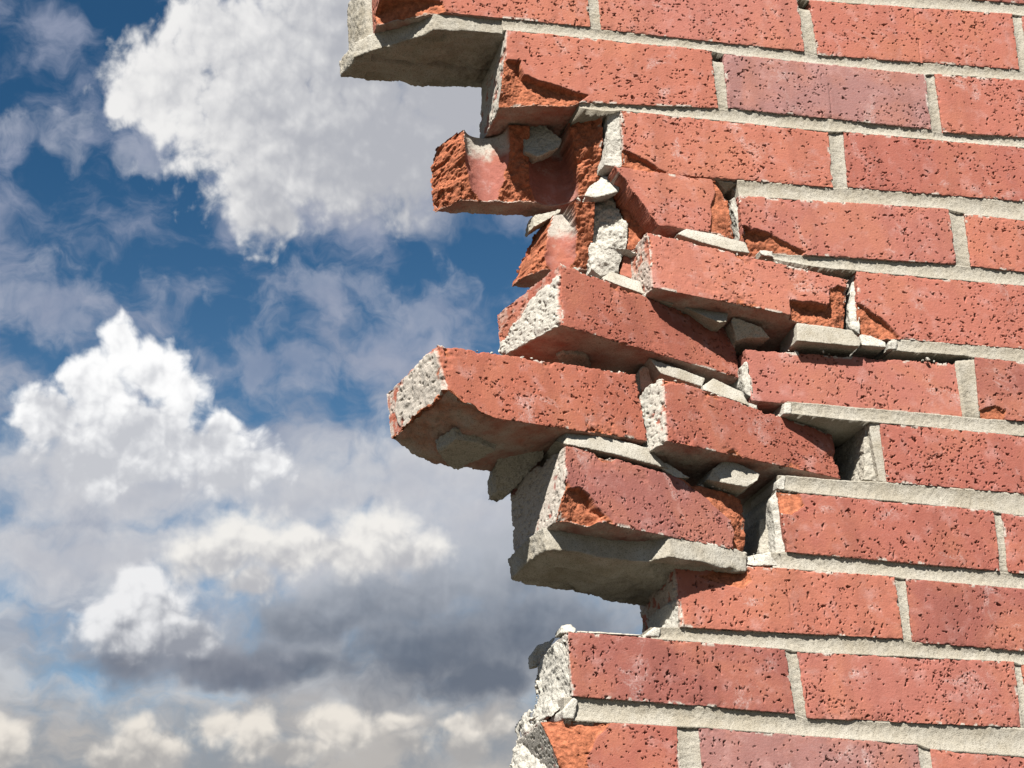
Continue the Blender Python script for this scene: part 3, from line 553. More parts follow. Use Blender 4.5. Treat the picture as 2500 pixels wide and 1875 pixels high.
# ------------------------------------------------------------------ measured layout (wall millimetres: x along the wall, y into it, z up)
DATA = json.loads(r'''{"bricks":{"1c":[[95.7,0.0,331.5],[304.0,0.0,336.4],[300.7,0.0,275.5],[96.0,0.0,273.7]],"2a":[[-194.6,0.0,274.2],[-6.1,0.0,269.9],[-6.3,0.0,211.3],[-201.9,0.0,204.9]],"2b":[[4.2,0.0,268.0],[202.0,0.0,262.4],[199.4,0.0,204.9],[2.7,0.0,212.0]],"2c":[[211.1,0.0,264.0],[405.1,0.0,265.2],[404.1,0.0,204.0],[210.1,0.0,202.8]],"3b":[[-97.3,0.0,202.9],[96.4,0.0,195.9],[94.2,0.0,140.1],[-98.3,0.0,143.9]],"3c":[[111.1,0.0,197.0],[305.1,0.0,193.1],[301.9,0.0,137.0],[107.9,0.0,140.9]],"4b":[[2.3,0.0,126.2],[203.2,0.0,125.6],[202.8,0.0,70.7],[2.8,0.0,73.3]],"4c":[[218.2,0.0,121.8],[411.8,0.0,110.5],[409.4,0.0,58.5],[215.8,0.0,69.8]],"5b":[[105.0,0.0,60.6],[300.8,0.0,52.2],[295.1,0.0,-9.4],[99.3,0.0,-1.0]],"6b":[[-5.0,0.0,-15.0],[189.3,0.0,-21.2],[188.4,0.0,-71.9],[-4.7,0.0,-60.9]],"6c":[[205.1,0.0,-16.9],[398.8,0.0,-27.1],[394.7,0.0,-83.2],[200.9,0.0,-73.0]],"7c":[[106.4,0.0,-79.0],[302.0,0.0,-92.2],[301.4,0.0,-145.1],[105.9,0.0,-131.9]],"8b":[[6.3,0.0,-141.6],[199.3,0.0,-155.7],[197.2,0.0,-208.3],[8.0,0.0,-192.9]],"8c":[[206.7,0.0,-157.8],[399.8,0.0,-176.4],[397.1,0.0,-227.6],[204.0,0.0,-209.0]],"9a":[[-88.8,0.0,-200.0],[99.8,0.0,-212.8],[100.0,0.0,-265.2],[-88.4,0.0,-254.2]],"9b":[[110.0,0.0,-214.1],[305.3,0.0,-230.7],[303.1,0.0,-283.9],[107.8,0.0,-267.3]],"10a":[[-181.2,0.0,-256.8],[-2.6,0.0,-271.9],[-1.3,0.0,-323.4],[-181.4,0.0,-306.9]],"10b":[[6.4,0.0,-274.0],[196.1,0.0,-283.8],[195.3,0.0,-338.1],[8.8,0.0,-326.8]],"1a":[[-303.2,0.0,344.2],[-117.9,0.0,340.9],[-117.9,0.0,283.9],[-303.2,0.0,287.2]],"1b":[[-108.6,0.0,339.3],[84.7,0.0,333.5],[84.7,0.0,276.5],[-108.6,0.0,282.3]],"1d":[[313.9,0.0,335.6],[507.9,0.0,335.6],[503.3,0.0,274.8],[309.3,0.0,274.8]],"11a":[[-203.1,0.0,-323.3],[-99.4,0.0,-331.2],[-99.4,0.0,-384.2],[-189.1,0.0,-376.3]],"11b":[[-82.1,0.0,-332.1],[100.4,0.0,-348.8],[100.4,0.0,-401.8],[-82.1,0.0,-385.1]],"11c":[[110.6,0.0,-353.0],[303.7,0.0,-371.4],[303.7,0.0,-424.4],[110.6,0.0,-406.0]],"10c":[[202.6,0.0,-285.9],[396.3,0.0,-295.6],[395.2,0.0,-347.9],[201.5,0.0,-338.2]],"0a":[[-201.0,0.0,398.8],[-7.0,0.0,401.4],[-7.0,0.0,344.4],[-201.0,0.0,341.8]],"0b":[[3.0,0.0,401.5],[197.0,0.0,404.1],[197.0,0.0,347.1],[3.0,0.0,344.5]],"0c":[[207.0,0.0,404.2],[401.0,0.0,406.8],[401.0,0.0,349.8],[207.0,0.0,347.2]],"3a":[[-249,0,203],[-111,0,203],[-111,0,141],[-249,0,141]],"4z":[[-180,0,125],[-120,0,125],[-120,0,72],[-180,0,72]],"4a":[[-108.5,-1.0,147.1],[-9.0,0.0,139.5],[-2.6,0.0,87.1],[-94.1,-1.0,94.7]]},"loose":{"5a":{"FTL":[-90.5,-16.6,78.7],"FTR":[98.3,4.0,53.1],"FBR":[89.9,-3.3,5.3],"FBL":[-92.4,-23.9,24.6],"BTL":[-101.4,69.6,67.7],"BBL":[-103.3,62.3,13.6],"BBR":[79.0,83.0,-5.7],"BTR":[87.4,90.2,42.1]},"6a":{"FTL":[-176.2,-41.0,35.0],"FTR":[-7.0,24.0,9.1],"FBR":[-6.4,17.9,-36.9],"FBL":[-181.1,-47.2,-21.8],"BTL":[-210.4,38.8,21.9],"BBL":[-210.1,32.7,-19.5],"BBR":[-37.6,97.8,-44.1],"BTR":[-38.2,103.9,1.9]},"7a":{"FTL":[-289.5,-76.3,-54.2],"FTR":[-110.7,-14.0,-48.1],"FBR":[-108.3,-18.5,-107.1],"FBL":[-281.9,-80.9,-109.4],"BTL":[-313.5,5.8,-63.7],"BBL":[-311.3,1.2,-120.4],"BBR":[-137.0,63.6,-116.1],"BTR":[-139.4,68.1,-57.0]},"7b":{"FTL":[-94.8,-33.5,-57.1],"FTR":[74.0,27.0,-80.9],"FBR":[74.2,20.7,-123.0],"FBL":[-99.0,-39.8,-114.2],"BTL":[-123.7,46.0,-65.6],"BBL":[-127.9,39.7,-122.7],"BBR":[45.3,100.2,-131.5],"BTR":[45.1,106.5,-89.4]},"8a":{"FTL":[-184.8,-43.9,-120.1],"FTR":[-18.3,8.0,-143.6],"FBR":[-21.6,0.5,-193.7],"FBL":[-192.2,-51.4,-179.6],"BTL":[-209.9,34.5,-130.8],"BBL":[-212.1,27.0,-188.7],"BBR":[-46.7,79.0,-204.3],"BTR":[-43.4,86.5,-154.2]}},"chips":{"1a":[[[0.301,0.985,1],[0.288,0.808,3],[0.163,0.742,10],[-0.035,0.73,36],[-0.051,1.457,44],[0.11,1.29,26],[0.265,1.096,6]]],"2a":[[[-0.02,0.405,3],[0.067,0.419,6],[0.088,0.621,9],[0.231,0.758,8],[0.391,0.863,4],[0.328,1.028,7],[-0.024,1.115,16]]],"3b":[[[-0.018,0.629,3],[0.063,0.721,6],[0.194,0.972,4],[0.192,1.052,3],[-0.037,1.139,10]]],"4a":[[[0.889,-0.036,2],[0.959,0.062,3],[0.994,0.358,4],[1.043,1.049,9],[0.736,1.009,3],[0.794,0.574,2],[0.888,0.245,2]],[[-0.009,-0.015,82],[-0.0,0.001,82],[0.233,1.079,82],[0.193,1.384,82],[-0.478,1.544,82]],[[0.922,-0.012,82],[0.947,0.169,82],[0.994,0.367,82],[1.007,0.997,82],[1.321,0.918,82],[1.424,-0.151,82]]],"4b":[[[0.007,0.533,8],[0.105,0.627,7],[0.139,0.688,3],[0.274,0.935,3],[0.262,1.031,5],[0.065,1.078,12],[-0.015,1.098,14]]],"5a":[[[0.684,0.697,6],[0.792,0.636,9],[0.892,0.614,9],[0.903,0.26,4],[0.948,0.168,4],[1.018,0.165,6],[1.027,1.095,14],[0.702,1.314,14],[0.697,1.096,8]]],"5b":[[[-0.026,0.441,2],[0.034,0.557,4],[0.109,0.682,4],[0.2,0.973,3],[-0.028,1.104,10]]],"6c":[[[-0.012,0.874,1.5],[0.074,0.773,2],[0.127,0.836,3],[0.129,1.044,4],[-0.018,1.083,5]]],"8a":[[[-0.01,0.584,3],[0.075,0.553,6],[0.135,0.629,8],[0.161,0.774,9],[0.211,0.883,6],[0.169,1.022,12],[-0.033,1.128,16]],[[0.597,0.02,1],[0.725,0.158,2],[0.807,0.328,2],[0.897,0.498,3],[0.907,0.735,7],[0.894,0.879,9],[0.902,1.172,14],[1.03,1.092,18],[1.063,-0.058,8],[0.821,-0.189,4]]],"8b":[[[-0.012,-0.078,4],[0.088,-0.082,3],[0.103,0.023,2],[0.116,0.183,1.2],[0.053,0.395,1],[-0.014,0.334,3]]],"9a":[[[0.097,0.226,1.2],[0.202,0.082,3],[0.293,-0.059,5],[0.327,-0.02,4],[0.34,0.217,2],[0.3,0.346,1],[0.186,0.324,1]]],"11a":[[[-0.041,-0.074,16],[0.271,-0.087,6],[0.485,-0.077,1.5],[0.473,0.025,1.2],[0.348,0.241,2],[0.227,0.545,2],[0.236,0.812,2],[-0.12,0.85,12]]]},"beds":[{"n":"0/1","u":[[-201.0,341.8],[-7.0,344.4],[3.0,344.5],[197.0,347.1],[207.0,347.2],[401.0,349.8]],"l":[[-303.2,344.2],[-117.9,340.9],[-108.6,339.3],[84.7,333.5],[95.7,331.5],[304.0,336.4],[313.9,335.6],[507.9,335.6]],"x0":-300.0,"x1":480,"rec":2.2},{"n":"1/2","u":[[-303.2,287.2],[-117.9,283.9],[-108.6,282.3],[84.7,276.5],[96.0,273.7],[300.7,275.5],[309.3,274.8],[503.3,274.8]],"l":[[-194.6,274.2],[-6.1,269.9],[4.2,268.0],[202.0,262.4],[211.1,264.0],[405.1,265.2]],"x0":-198.0,"x1":400,"rec":2.2},{"n":"2/3","u":[[-201.9,204.9],[-6.3,211.3],[2.7,212.0],[199.4,204.9],[210.1,202.8],[404.1,204.0]],"l":[[-139.4,203.6],[-111.1,201.1],[-97.3,202.9],[96.4,195.9],[111.1,197.0],[305.1,193.1]],"x0":-134.0,"x1":400,"rec":2.4},{"n":"3/4","u":[[-98.3,143.9],[94.2,140.1],[107.9,140.9],[301.9,137.0]],"l":[[1.6,125.6],[2.3,126.2],[203.2,125.6],[218.2,121.8],[411.8,110.5]],"x0":3.9,"x1":400,"rec":2.4},{"n":"4/5","u":[[2.8,73.3],[202.8,70.7],[215.8,69.8],[409.4,58.5]],"l":[[15.9,71.1],[40.1,66.4],[69.0,62.6],[102.9,61.3],[105.0,60.6],[300.8,52.2]],"x0":16.7,"x1":400,"rec":2.0},{"n":"5/6","u":[[99.3,-1.0],[295.1,-9.4]],"l":[[127.2,-12.4],[147.0,-13.6],[196.3,-15.3],[205.1,-16.9],[398.8,-27.1]],"x0":129.0,"x1":400,"rec":1.0},{"n":"6/7","u":[[-4.7,-60.9],[188.4,-71.9],[200.9,-73.0],[394.7,-83.2]],"l":[[22.8,-72.7],[90.6,-78.0],[106.4,-79.0],[302.0,-92.2]],"x0":25.1,"x1":400,"rec":1.5},{"n":"7/8","u":[[10.4,-127.4],[64.7,-130.8],[105.9,-131.9],[301.4,-145.1]],"l":[[7.0,-138.2],[26.7,-141.7],[6.3,-141.6],[199.3,-155.7],[206.7,-157.8],[399.8,-176.4]],"x0":8.9,"x1":400,"rec":2.2},{"n":"8/9","u":[[8.0,-192.9],[197.2,-208.3],[204.0,-209.0],[397.1,-227.6]],"l":[[-88.8,-200.0],[99.8,-212.8],[110.0,-214.1],[305.3,-230.7]],"x0":-4.7,"x1":400,"rec":2.4},{"n":"9/10","u":[[-88.4,-254.2],[100.0,-265.2],[107.8,-267.3],[303.1,-283.9]],"l":[[-181.2,-256.8],[-2.6,-271.9],[6.4,-274.0],[196.1,-283.8],[202.6,-285.9],[396.3,-295.6]],"x0":-113.5,"x1":400,"rec":2.3},{"n":"10/11","u":[[-181.4,-306.9],[-1.3,-323.4],[8.8,-326.8],[195.3,-338.1],[201.5,-338.2],[395.2,-347.9]],"l":[[-203.1,-323.3],[-99.4,-331.2],[-82.1,-332.1],[100.4,-348.8],[110.6,-353.0],[303.7,-371.4]],"x0":-187.1,"x1":400,"rec":3.4},{"n":"11/12","u":[[-189.1,-376.3],[-99.4,-384.2],[-82.1,-385.1],[100.4,-401.8],[110.6,-406.0],[303.7,-424.4]],"l":[[-189.1,-389.3],[-99.4,-397.2],[-82.1,-398.1],[100.4,-414.8],[110.6,-419.0],[303.7,-437.4]],"x0":-185.0,"x1":400,"rec":2.4}],"heads":[["0a","0b",0],["0b","0c",0],["1a","1b",0],["1b","1c",10],["1c","1d",0],["2a","2b",9],["2b","2c",0],["3b","3c",0],["4b","4c",0],["6b","6c",0],["8b","8c",0],["9a","9b",0],["10a","10b",0],["10b","10c",0],["11a","11b",0],["11b","11c",0]],"chunks":[{"n":"core_plug","p":"wall","m":"grey","f":[[-175.6,46.0,210.6],[-167.7,50.0,226.0],[-145.6,52.0,232.3],[-137.2,50.0,224.3],[-153.1,40.0,204.3],[-140.8,34.0,189.4],[-143.5,34.0,181.5],[-164.5,36.0,171.5],[-174.1,42.0,179.0]],"d":26,"t":0.8,"r":2.0,"v":1.0},{"n":"head_joint","p":"wall","m":"white","f":[[-108.1,6.0,201.2],[-97.2,1.0,203.9],[-96.5,1.0,187.3],[-95.2,2.0,167.2],[-96.7,5.0,152.7],[-100.2,8.0,150.6],[-114.3,10.0,153.3],[-110.6,8.0,174.7]],"d":80,"t":0.95,"r":1.53,"v":1.0},{"n":"fragment","p":"wall","m":"white","f":[[-110.9,24.0,150.5],[-104.6,20.0,147.3],[-99.2,14.0,137.4],[-100.6,14.0,130.9],[-121.3,20.0,126.6],[-129.4,24.0,130.5],[-125.6,26.0,138.7]],"d":26,"t":0.7,"r":1.36,"v":1.0},{"n":"fragment","p":"wall","m":"white","f":[[-109.0,30.0,160.9],[-101.2,26.0,156.3],[-101.8,26.0,149.3],[-109.6,30.0,152.7]],"d":30,"t":0.9,"r":1.19,"v":1.0},{"n":"fragment","p":"wall","m":"grey","f":[[-166.7,74.0,127.7],[-162.4,70.0,132.1],[-141.6,52.0,131.1],[-143.3,52.0,126.8],[-163.9,68.0,118.8],[-165.4,76.0,118.0]],"d":20,"t":0.8,"r":1.2,"v":1.0},{"n":"lump","p":"wall","m":"white","f":[[-118.2,40.0,133.8],[-101.0,34.0,135.3],[-95.2,28.0,115.0],[-92.1,26.0,104.3],[-92.9,28.0,84.4],[-111.1,30.0,66.1],[-122.1,34.0,58.9],[-126.1,40.0,65.0],[-123.5,44.0,101.2]],"d":40,"t":0.9,"r":3.06,"v":1.0},{"n":"brick_fragment","p":"wall","m":"fresh","f":[[-100.1,34.0,135.3],[-95.1,28.0,135.9],[-88.2,22.0,131.4],[-83.7,20.0,120.5],[-83.9,24.0,111.3],[-77.5,22.0,98.3],[-82.9,26.0,82.7],[-92.7,30.0,83.5],[-90.3,30.0,103.9],[-93.2,32.0,117.1]],"d":45,"t":0.9,"r":2.2,"v":1.0},{"n":"lump","p":"wall","m":"white","f":[[-130.3,22.0,61.6],[-125.6,20.0,74.1],[-115.6,12.0,78.4],[-101.8,6.0,74.0],[-87.5,4.0,67.6],[-88.1,6.0,65.8],[-102.4,12.0,71.4],[-107.1,16.0,55.8],[-121.6,22.0,53.3]],"d":34,"t":0.8,"r":1.7,"v":1.0},{"n":"brick_fragment","p":"wall","m":"brickface","f":[[-101.6,16.0,72.6],[-85.2,12.0,63.9],[-83.0,10.0,48.3],[-90.1,14.0,47.3],[-105.7,18.0,54.4]],"d":40,"t":0.95,"r":0.8,"v":1.0},{"n":"fragment","p":"wall","m":"joint","f":[[-130.7,-6.0,39.6],[-119.5,0.0,49.6],[-94.7,-2.0,39.7],[-94.2,-8.0,25.4],[-120.3,-12.0,31.8]],"d":36,"t":1.0,"r":0.7200000000000001,"v":1.0},{"n":"fragment","p":"wall","m":"white","f":[[-93.6,4.0,44.8],[-85.9,4.0,42.0],[-85.2,2.0,37.5],[-91.6,2.0,36.4]],"d":20,"t":0.8,"r":0.85,"v":1.0},{"n":"fragment","p":"wall","m":"joint","f":[[-93.0,-4.0,32.6],[-83.2,0.0,35.9],[-71.1,-1.0,31.8],[-68.9,-6.0,18.0],[-95.0,-9.0,24.2]],"d":34,"t":1.0,"r":0.7200000000000001,"v":1.0},{"n":"fragment","p":"wall","m":"joint","f":[[-58.4,-2.0,17.5],[-54.0,2.0,23.9],[-17.8,2.0,18.8],[-22.7,-5.0,5.3],[-30.4,-7.0,3.2]],"d":36,"t":1.0,"r":0.7200000000000001,"v":1.0},{"n":"fragment","p":"wall","m":"grey","f":[[-16.3,2.0,9.8],[-13.7,2.0,13.5],[11.9,4.0,5.7],[20.3,8.0,-2.9],[-0.3,10.0,-2.5],[-10.0,10.0,-5.7]],"d":40,"t":0.9,"r":1.2,"v":1.0},{"n":"fragment","p":"wall","m":"joint","f":[[41.3,-3.0,7.4],[66.0,-3.0,5.9],[91.7,-2.0,3.4],[98.5,-3.0,-7.4],[94.8,-6.0,-13.5],[64.8,-7.0,-12.1],[37.4,-7.0,-10.5]],"d":40,"t":1.0,"r":0.5599999999999999,"v":1.0},{"n":"fragment","p":"wall","m":"white","f":[[99.9,0.0,0.2],[110.8,1.0,-0.9],[122.8,1.0,-5.3],[121.9,-2.0,-11.5],[98.3,-4.0,-11.1]],"d":30,"t":0.85,"r":0.85,"v":1.0},{"n":"fragment","p":"wall","m":"joint","f":[[-60.7,-8.0,82.9],[-49.6,-2.0,91.2],[-22.7,0.0,88.4],[4.8,1.0,82.4],[6.3,-2.0,71.1],[-11.2,-5.0,71.2],[-38.3,-7.0,76.4]],"d":44,"t":1.0,"r":0.6400000000000001,"v":1.0},{"n":"fragment","p":"wall","m":"white","f":[[16.4,0.0,75.2],[28.3,0.0,74.8],[29.3,-1.0,68.7],[17.1,-2.0,69.9]],"d":26,"t":0.85,"r":0.85,"v":1.0},{"n":"head_joint","p":"wall","m":"white","f":[[-3.4,8.0,125.8],[1.6,4.0,127.9],[4.6,3.0,117.9],[6.9,3.0,93.2],[4.7,6.0,85.3],[1.6,8.0,87.7],[-0.0,6.0,106.6]],"d":70,"t":0.95,"r":1.53,"v":1.0},{"n":"fragment","p":"wall","m":"joint","f":[[-15.7,3.0,142.6],[5.7,3.0,140.7],[19.0,2.0,138.7],[4.5,4.0,132.1],[2.4,12.0,139.7],[-3.5,12.0,135.6]],"d":60,"t":1.0,"r":0.96,"v":1.0},{"n":"head_joint","p":"wall","m":"white","f":[[104.1,8.0,57.4],[107.1,4.0,62.5],[104.6,3.0,34.3],[101.5,3.0,1.5],[95.5,6.0,7.9],[95.3,7.0,26.7],[99.0,8.0,42.2]],"d":80,"t":0.95,"r":1.36,"v":1.0},{"n":"head_joint","p":"wall","m":"white","f":[[-10.7,8.0,-29.8],[-5.1,4.0,-25.5],[-4.7,3.0,-40.8],[-2.3,4.0,-59.7],[-8.5,8.0,-54.2]],"d":70,"t":0.95,"r":1.36,"v":1.0},{"n":"fragment","p":"6a","m":"joint","f":[[-95.9,-6.0,-29.7],[-69.5,-2.0,-37.3],[-44.9,2.0,-43.6],[-50.1,-2.0,-52.6],[-87.3,-8.0,-44.6]],"d":40,"t":1.0,"r":0.6400000000000001,"v":1.0},{"n":"fragment","p":"6a","m":"white","f":[[-101.8,4.0,-37.2],[-96.6,6.0,-32.6],[-81.8,6.0,-36.7],[-87.0,14.0,-47.1],[-97.1,16.0,-51.5]],"d":40,"t":0.85,"r":1.36,"v":1.0},{"n":"fragment","p":"wall","m":"joint","f":[[-51.1,-6.0,-53.3],[-37.6,2.0,-43.3],[-13.0,2.0,-54.4],[-11.4,-5.0,-69.4],[-51.8,-9.0,-58.2]],"d":36,"t":1.0,"r":0.6400000000000001,"v":1.0},{"n":"fragment","p":"wall","m":"white","f":[[-10.2,0.0,-63.8],[-1.7,2.0,-66.3],[-2.7,2.0,-70.8],[-11.1,-1.0,-70.8]],"d":30,"t":0.85,"r":1.02,"v":1.0},{"n":"head_joint","p":"wall","m":"joint","f":[[98.3,3.0,-79.1],[107.8,2.0,-77.8],[107.4,2.0,-131.7],[99.6,3.0,-130.4]],"d":90,"t":1.0,"r":0.96,"v":1.0},{"n":"head_joint","p":"wall","m":"grey","f":[[98.1,10.0,-77.7],[102.4,8.0,-76.9],[102.8,8.0,-129.0],[88.2,10.0,-127.2]],"d":82,"t":1.0,"r":2.0,"v":1.0},{"n":"mortar_bed","p":"8a","m":"joint","f":[[-188.9,-30.0,-113.1],[-181.4,-36.0,-105.4],[-148.8,-28.0,-107.1],[-109.2,-18.0,-112.0],[-97.1,-15.0,-121.0],[-90.2,-14.0,-128.5],[-100.9,-20.0,-128.4],[-142.3,-32.0,-123.0],[-183.2,-44.0,-120.1]],"d":60,"t":1.0,"r":0.7200000000000001,"v":1.0},{"n":"fragment","p":"8a","m":"white","f":[[-100.0,-16.0,-126.7],[-92.2,-12.0,-121.9],[-71.2,-8.0,-133.5],[-84.2,-12.0,-135.7]],"d":30,"t":0.85,"r":1.02,"v":1.0},{"n":"fragment","p":"wall","m":"joint","f":[[-55.8,-4.0,-133.8],[-50.1,-6.0,-124.7],[-36.0,-4.0,-114.9],[-7.7,-2.0,-127.0],[-12.2,-6.0,-134.0],[-23.3,-8.0,-140.7],[-44.2,-10.0,-138.2]],"d":36,"t":1.0,"r":0.96,"v":1.0},{"n":"head_joint","p":"wall","m":"white","f":[[1.5,6.0,-146.9],[7.2,3.0,-138.5],[9.3,3.0,-192.5],[0.6,5.0,-193.4],[2.6,6.0,-168.2]],"d":85,"t":1.0,"r":1.19,"v":1.0},{"n":"fragment","p":"wall","m":"grey","f":[[-2.5,24.0,-157.9],[4.5,18.0,-156.1],[5.7,16.0,-190.3],[-6.5,22.0,-187.8]],"d":50,"t":0.95,"r":1.4,"v":1.0},{"n":"fragment","p":"wall","m":"white","f":[[-30.7,4.0,-201.8],[-24.6,4.0,-193.8],[-5.5,4.0,-192.3],[8.0,5.0,-191.9],[3.9,2.0,-203.1],[-21.4,0.0,-204.3]],"d":50,"t":0.95,"r":1.105,"v":1.0},{"n":"mortar_lump","p":"7a","m":"grey","f":[[-280.2,-22.2,-121.1],[-271.4,-43.6,-118.1],[-252.9,-35.9,-118.0],[-234.4,-21.4,-118.7],[-244.2,-3.5,-121.2],[-256.4,14.0,-123.9],[-267.6,5.1,-123.5]],"b":[[-283.2,-21.8,-111.2],[-273.4,-45.6,-107.9],[-252.8,-37.0,-107.8],[-232.3,-21.0,-108.5],[-243.2,-1.1,-111.4],[-256.8,18.4,-114.4],[-269.2,8.6,-113.9]],"r":2.0,"v":1.0,"d":0,"t":1},{"n":"mortar_plug","p":"6a","m":"grey","f":[[-171.1,7.3,-26.8],[-167.1,0.4,-27.1],[-157.8,-1.4,-27.9],[-147.2,1.3,-28.8],[-137.3,20.4,-29.7],[-142.5,30.6,-29.3],[-163.8,19.3,-27.4]],"b":[[-172.1,6.9,-17.7],[-167.7,-0.7,-18.0],[-157.3,-2.7,-18.9],[-145.5,0.2,-19.9],[-134.5,21.5,-20.9],[-140.4,32.7,-20.4],[-164.0,20.2,-18.4]],"r":1.6,"v":1.0,"d":0,"t":1},{"n":"mortar_lump","p":"7a","m":"grey","f":[[-225.0,2.0,-110.6],[-210.0,-6.0,-106.4],[-192.1,-14.0,-106.8],[-190.5,-4.0,-117.4],[-206.1,16.0,-133.6],[-214.8,24.0,-139.1],[-223.5,26.0,-135.7],[-226.4,16.0,-121.8]],"d":40,"t":0.8,"r":2.2,"v":1.0},{"n":"head_joint","p":"wall","m":"white","f":[[-91.8,22.0,-230.4],[-89.3,4.0,-231.4],[-88.3,2.0,-237.3],[-87.0,2.0,-254.4],[-96.8,22.0,-249.9]],"d":40,"t":0.9,"r":1.36,"v":1.0},{"n":"mortar_mass","p":"wall","m":"white","f":[[-181.6,4.0,-260.2],[-182.2,2.0,-269.9],[-181.2,2.0,-282.8],[-181.5,3.0,-307.5],[-191.7,22.0,-318.1],[-194.4,30.0,-317.1],[-187.9,26.0,-291.1],[-186.4,24.0,-271.7],[-186.0,20.0,-260.2]],"d":52,"t":0.9,"r":2.04,"v":1.0},{"n":"fragment","p":"wall","m":"white","f":[[-183.4,14.0,-254.8],[-181.7,14.0,-249.1],[-175.8,12.0,-248.2],[-170.7,10.0,-252.9],[-173.1,6.0,-256.1],[-178.8,8.0,-255.6]],"d":20,"t":0.8,"r":1.36,"v":1.0},{"n":"fragment","p":"wall","m":"white","f":[[-186.3,88.0,-254.3],[-180.5,84.0,-247.0],[-170.0,66.0,-244.8],[-174.6,66.0,-252.9],[-176.8,76.0,-258.3],[-179.9,86.0,-265.3],[-185.7,90.0,-265.1]],"d":16,"t":0.9,"r":1.36,"v":1.0},{"n":"mortar_mass","p":"wall","m":"white","f":[[-196.2,24.0,-318.3],[-197.6,16.0,-333.0],[-190.6,14.0,-365.5],[-210.0,70.0,-356.1],[-202.1,78.0,-327.9],[-197.3,76.0,-321.5],[-198.5,82.0,-308.7],[-194.0,70.0,-300.8]],"d":30,"t":0.95,"r":2.55,"v":1.0},{"n":"fragment","p":"wall","m":"joint","f":[[-171.1,6.0,-254.7],[-151.3,6.0,-255.6],[-114.1,6.0,-258.3],[-115.6,2.0,-260.3],[-152.8,2.0,-258.1],[-172.4,2.0,-257.0]],"d":30,"t":1.0,"r":0.5599999999999999,"v":1.0},{"n":"fragment","p":"wall","m":"white","f":[[22.4,0.2,-62.7],[29.4,0.2,-63.3],[27.3,0.2,-73.5],[20.1,0.2,-73.9]],"d":60,"t":0.98,"r":0.935,"v":1.0},{"n":"fragment","p":"wall","m":"white","f":[[6.5,0.2,-132.1],[12.8,0.2,-126.7],[16.3,0.2,-127.5],[13.3,0.2,-140.1],[6.5,0.2,-139.3]],"d":60,"t":0.98,"r":0.935,"v":1.0},{"n":"fragment","p":"wall","m":"white","f":[[126.5,0.2,-4.6],[134.1,0.2,-3.4],[133.0,0.2,-12.5],[124.5,0.2,-12.0]],"d":60,"t":0.98,"r":0.935,"v":1.0},{"n":"fragment","p":"wall","m":"white","f":[[-118.6,0.2,-260.8],[-110.4,0.2,-253.5],[-104.0,0.2,-254.3],[-107.0,0.2,-261.8]],"d":60,"t":0.98,"r":0.935,"v":1.0},{"n":"fragment","p":"wall","m":"white","f":[[-189.4,0.2,-317.5],[-180.1,0.2,-307.7],[-177.2,0.2,-310.5],[-181.1,0.2,-324.0],[-189.1,0.2,-323.6]],"d":60,"t":0.98,"r":0.935,"v":1.0}],"grooves":{"1c":[[[0.507,-0.066],[0.504,0.419],[0.51,0.616],[0.505,1.073]]],"2b":[[[0.506,0.362],[0.505,0.962]]],"9a":[[[0.496,0.18],[0.501,0.712]]],"6b":[[[0.647,0.679],[0.649,1.016]]]}}''')
BR = DATA['bricks']

# ------------------------------------------------------------------ ground
def build_ground():
    me = bpy.data.meshes.new('ground')
    r = 1500.0
    me.from_pydata([(-r, -r, 0), (r, -r, 0), (r, r, 0), (-r, r, 0)], [], [(0, 1, 2, 3)])
    m, t, b = mat('dry_ground'); B = NB(t)
    P = B.n('ShaderNodeNewGeometry').outputs['Position']
    a = B.noise(P, 0.7, 6, 0.6); c = B.noise(P, 40.0, 4, 0.6)
    col = B.mix(a, c4(0.060, 0.056, 0.042), c4(0.085, 0.077, 0.058))
    col = B.mix(B.ramp(c, .4, .6, .4, 0), col, c4(0.05, 0.045, 0.034))
    t.links.new(col, b.inputs['Base Color'])
    o = bpy.data.objects.new('ground', me); COL.objects.link(o); me.materials.append(m)
    tag(o, kind='structure')
build_ground()

# ------------------------------------------------------------------ the wall
WALL = empty('brick_wall', (0.1, 0.045, 0.0))
tag(WALL, 'red brick wall with a jagged broken left edge and pale mortar joints', 'wall')

RED = [c4(0.263, 0.091, 0.065), c4(0.249, 0.090, 0.069), c4(0.276, 0.097, 0.066), c4(0.231, 0.076, 0.056)]
PURPLE = c4(0.205, 0.105, 0.097)
DARK = c4(0.185, 0.064, 0.051)
TONE = {'2b': PURPLE, '11b': c4(0.208, 0.102, 0.092), '10a': DARK, '9b': c4(0.193, 0.065, 0.051), '6c': DARK, '8c': RED[3], '8b': RED[3], '0c': DARK,
        '8a': c4(0.193, 0.072, 0.060), '6a': c4(0.228, 0.072, 0.048), '7b': c4(0.225, 0.072, 0.049), '7a': c4(0.255, 0.081, 0.051), '5a': c4(0.270, 0.099, 0.069),
        '1b': c4(0.270, 0.101, 0.077), '4a': c4(0.270, 0.097, 0.069)}
VERT = {'8b': .6, '9a': .75, '10a': .7, '9b': .6, '10b': .45, '11b': .6, '6b': .45, '8c': .6}
DEEP = {'6b': 5.5, '3b': 0.5, '1a': 0.0}
COATS = {'2a': coat_full(0.95, cover=0.35), '7c': None, '9a': coat_full(0.8, cover=0.1), '3b': coat_full(.9, cover=.3),
         '10a': coat_full(.9, cover=.5, grain=.4), '11a': coat_full(.95, cover=.8, grain=0.0)}
HIDDEN_Y = [0, .8, 1.8, 3.5, 7, 14, 40, 92]
order = sorted(BR, key=lambda k: (int(k[:-1]), k))

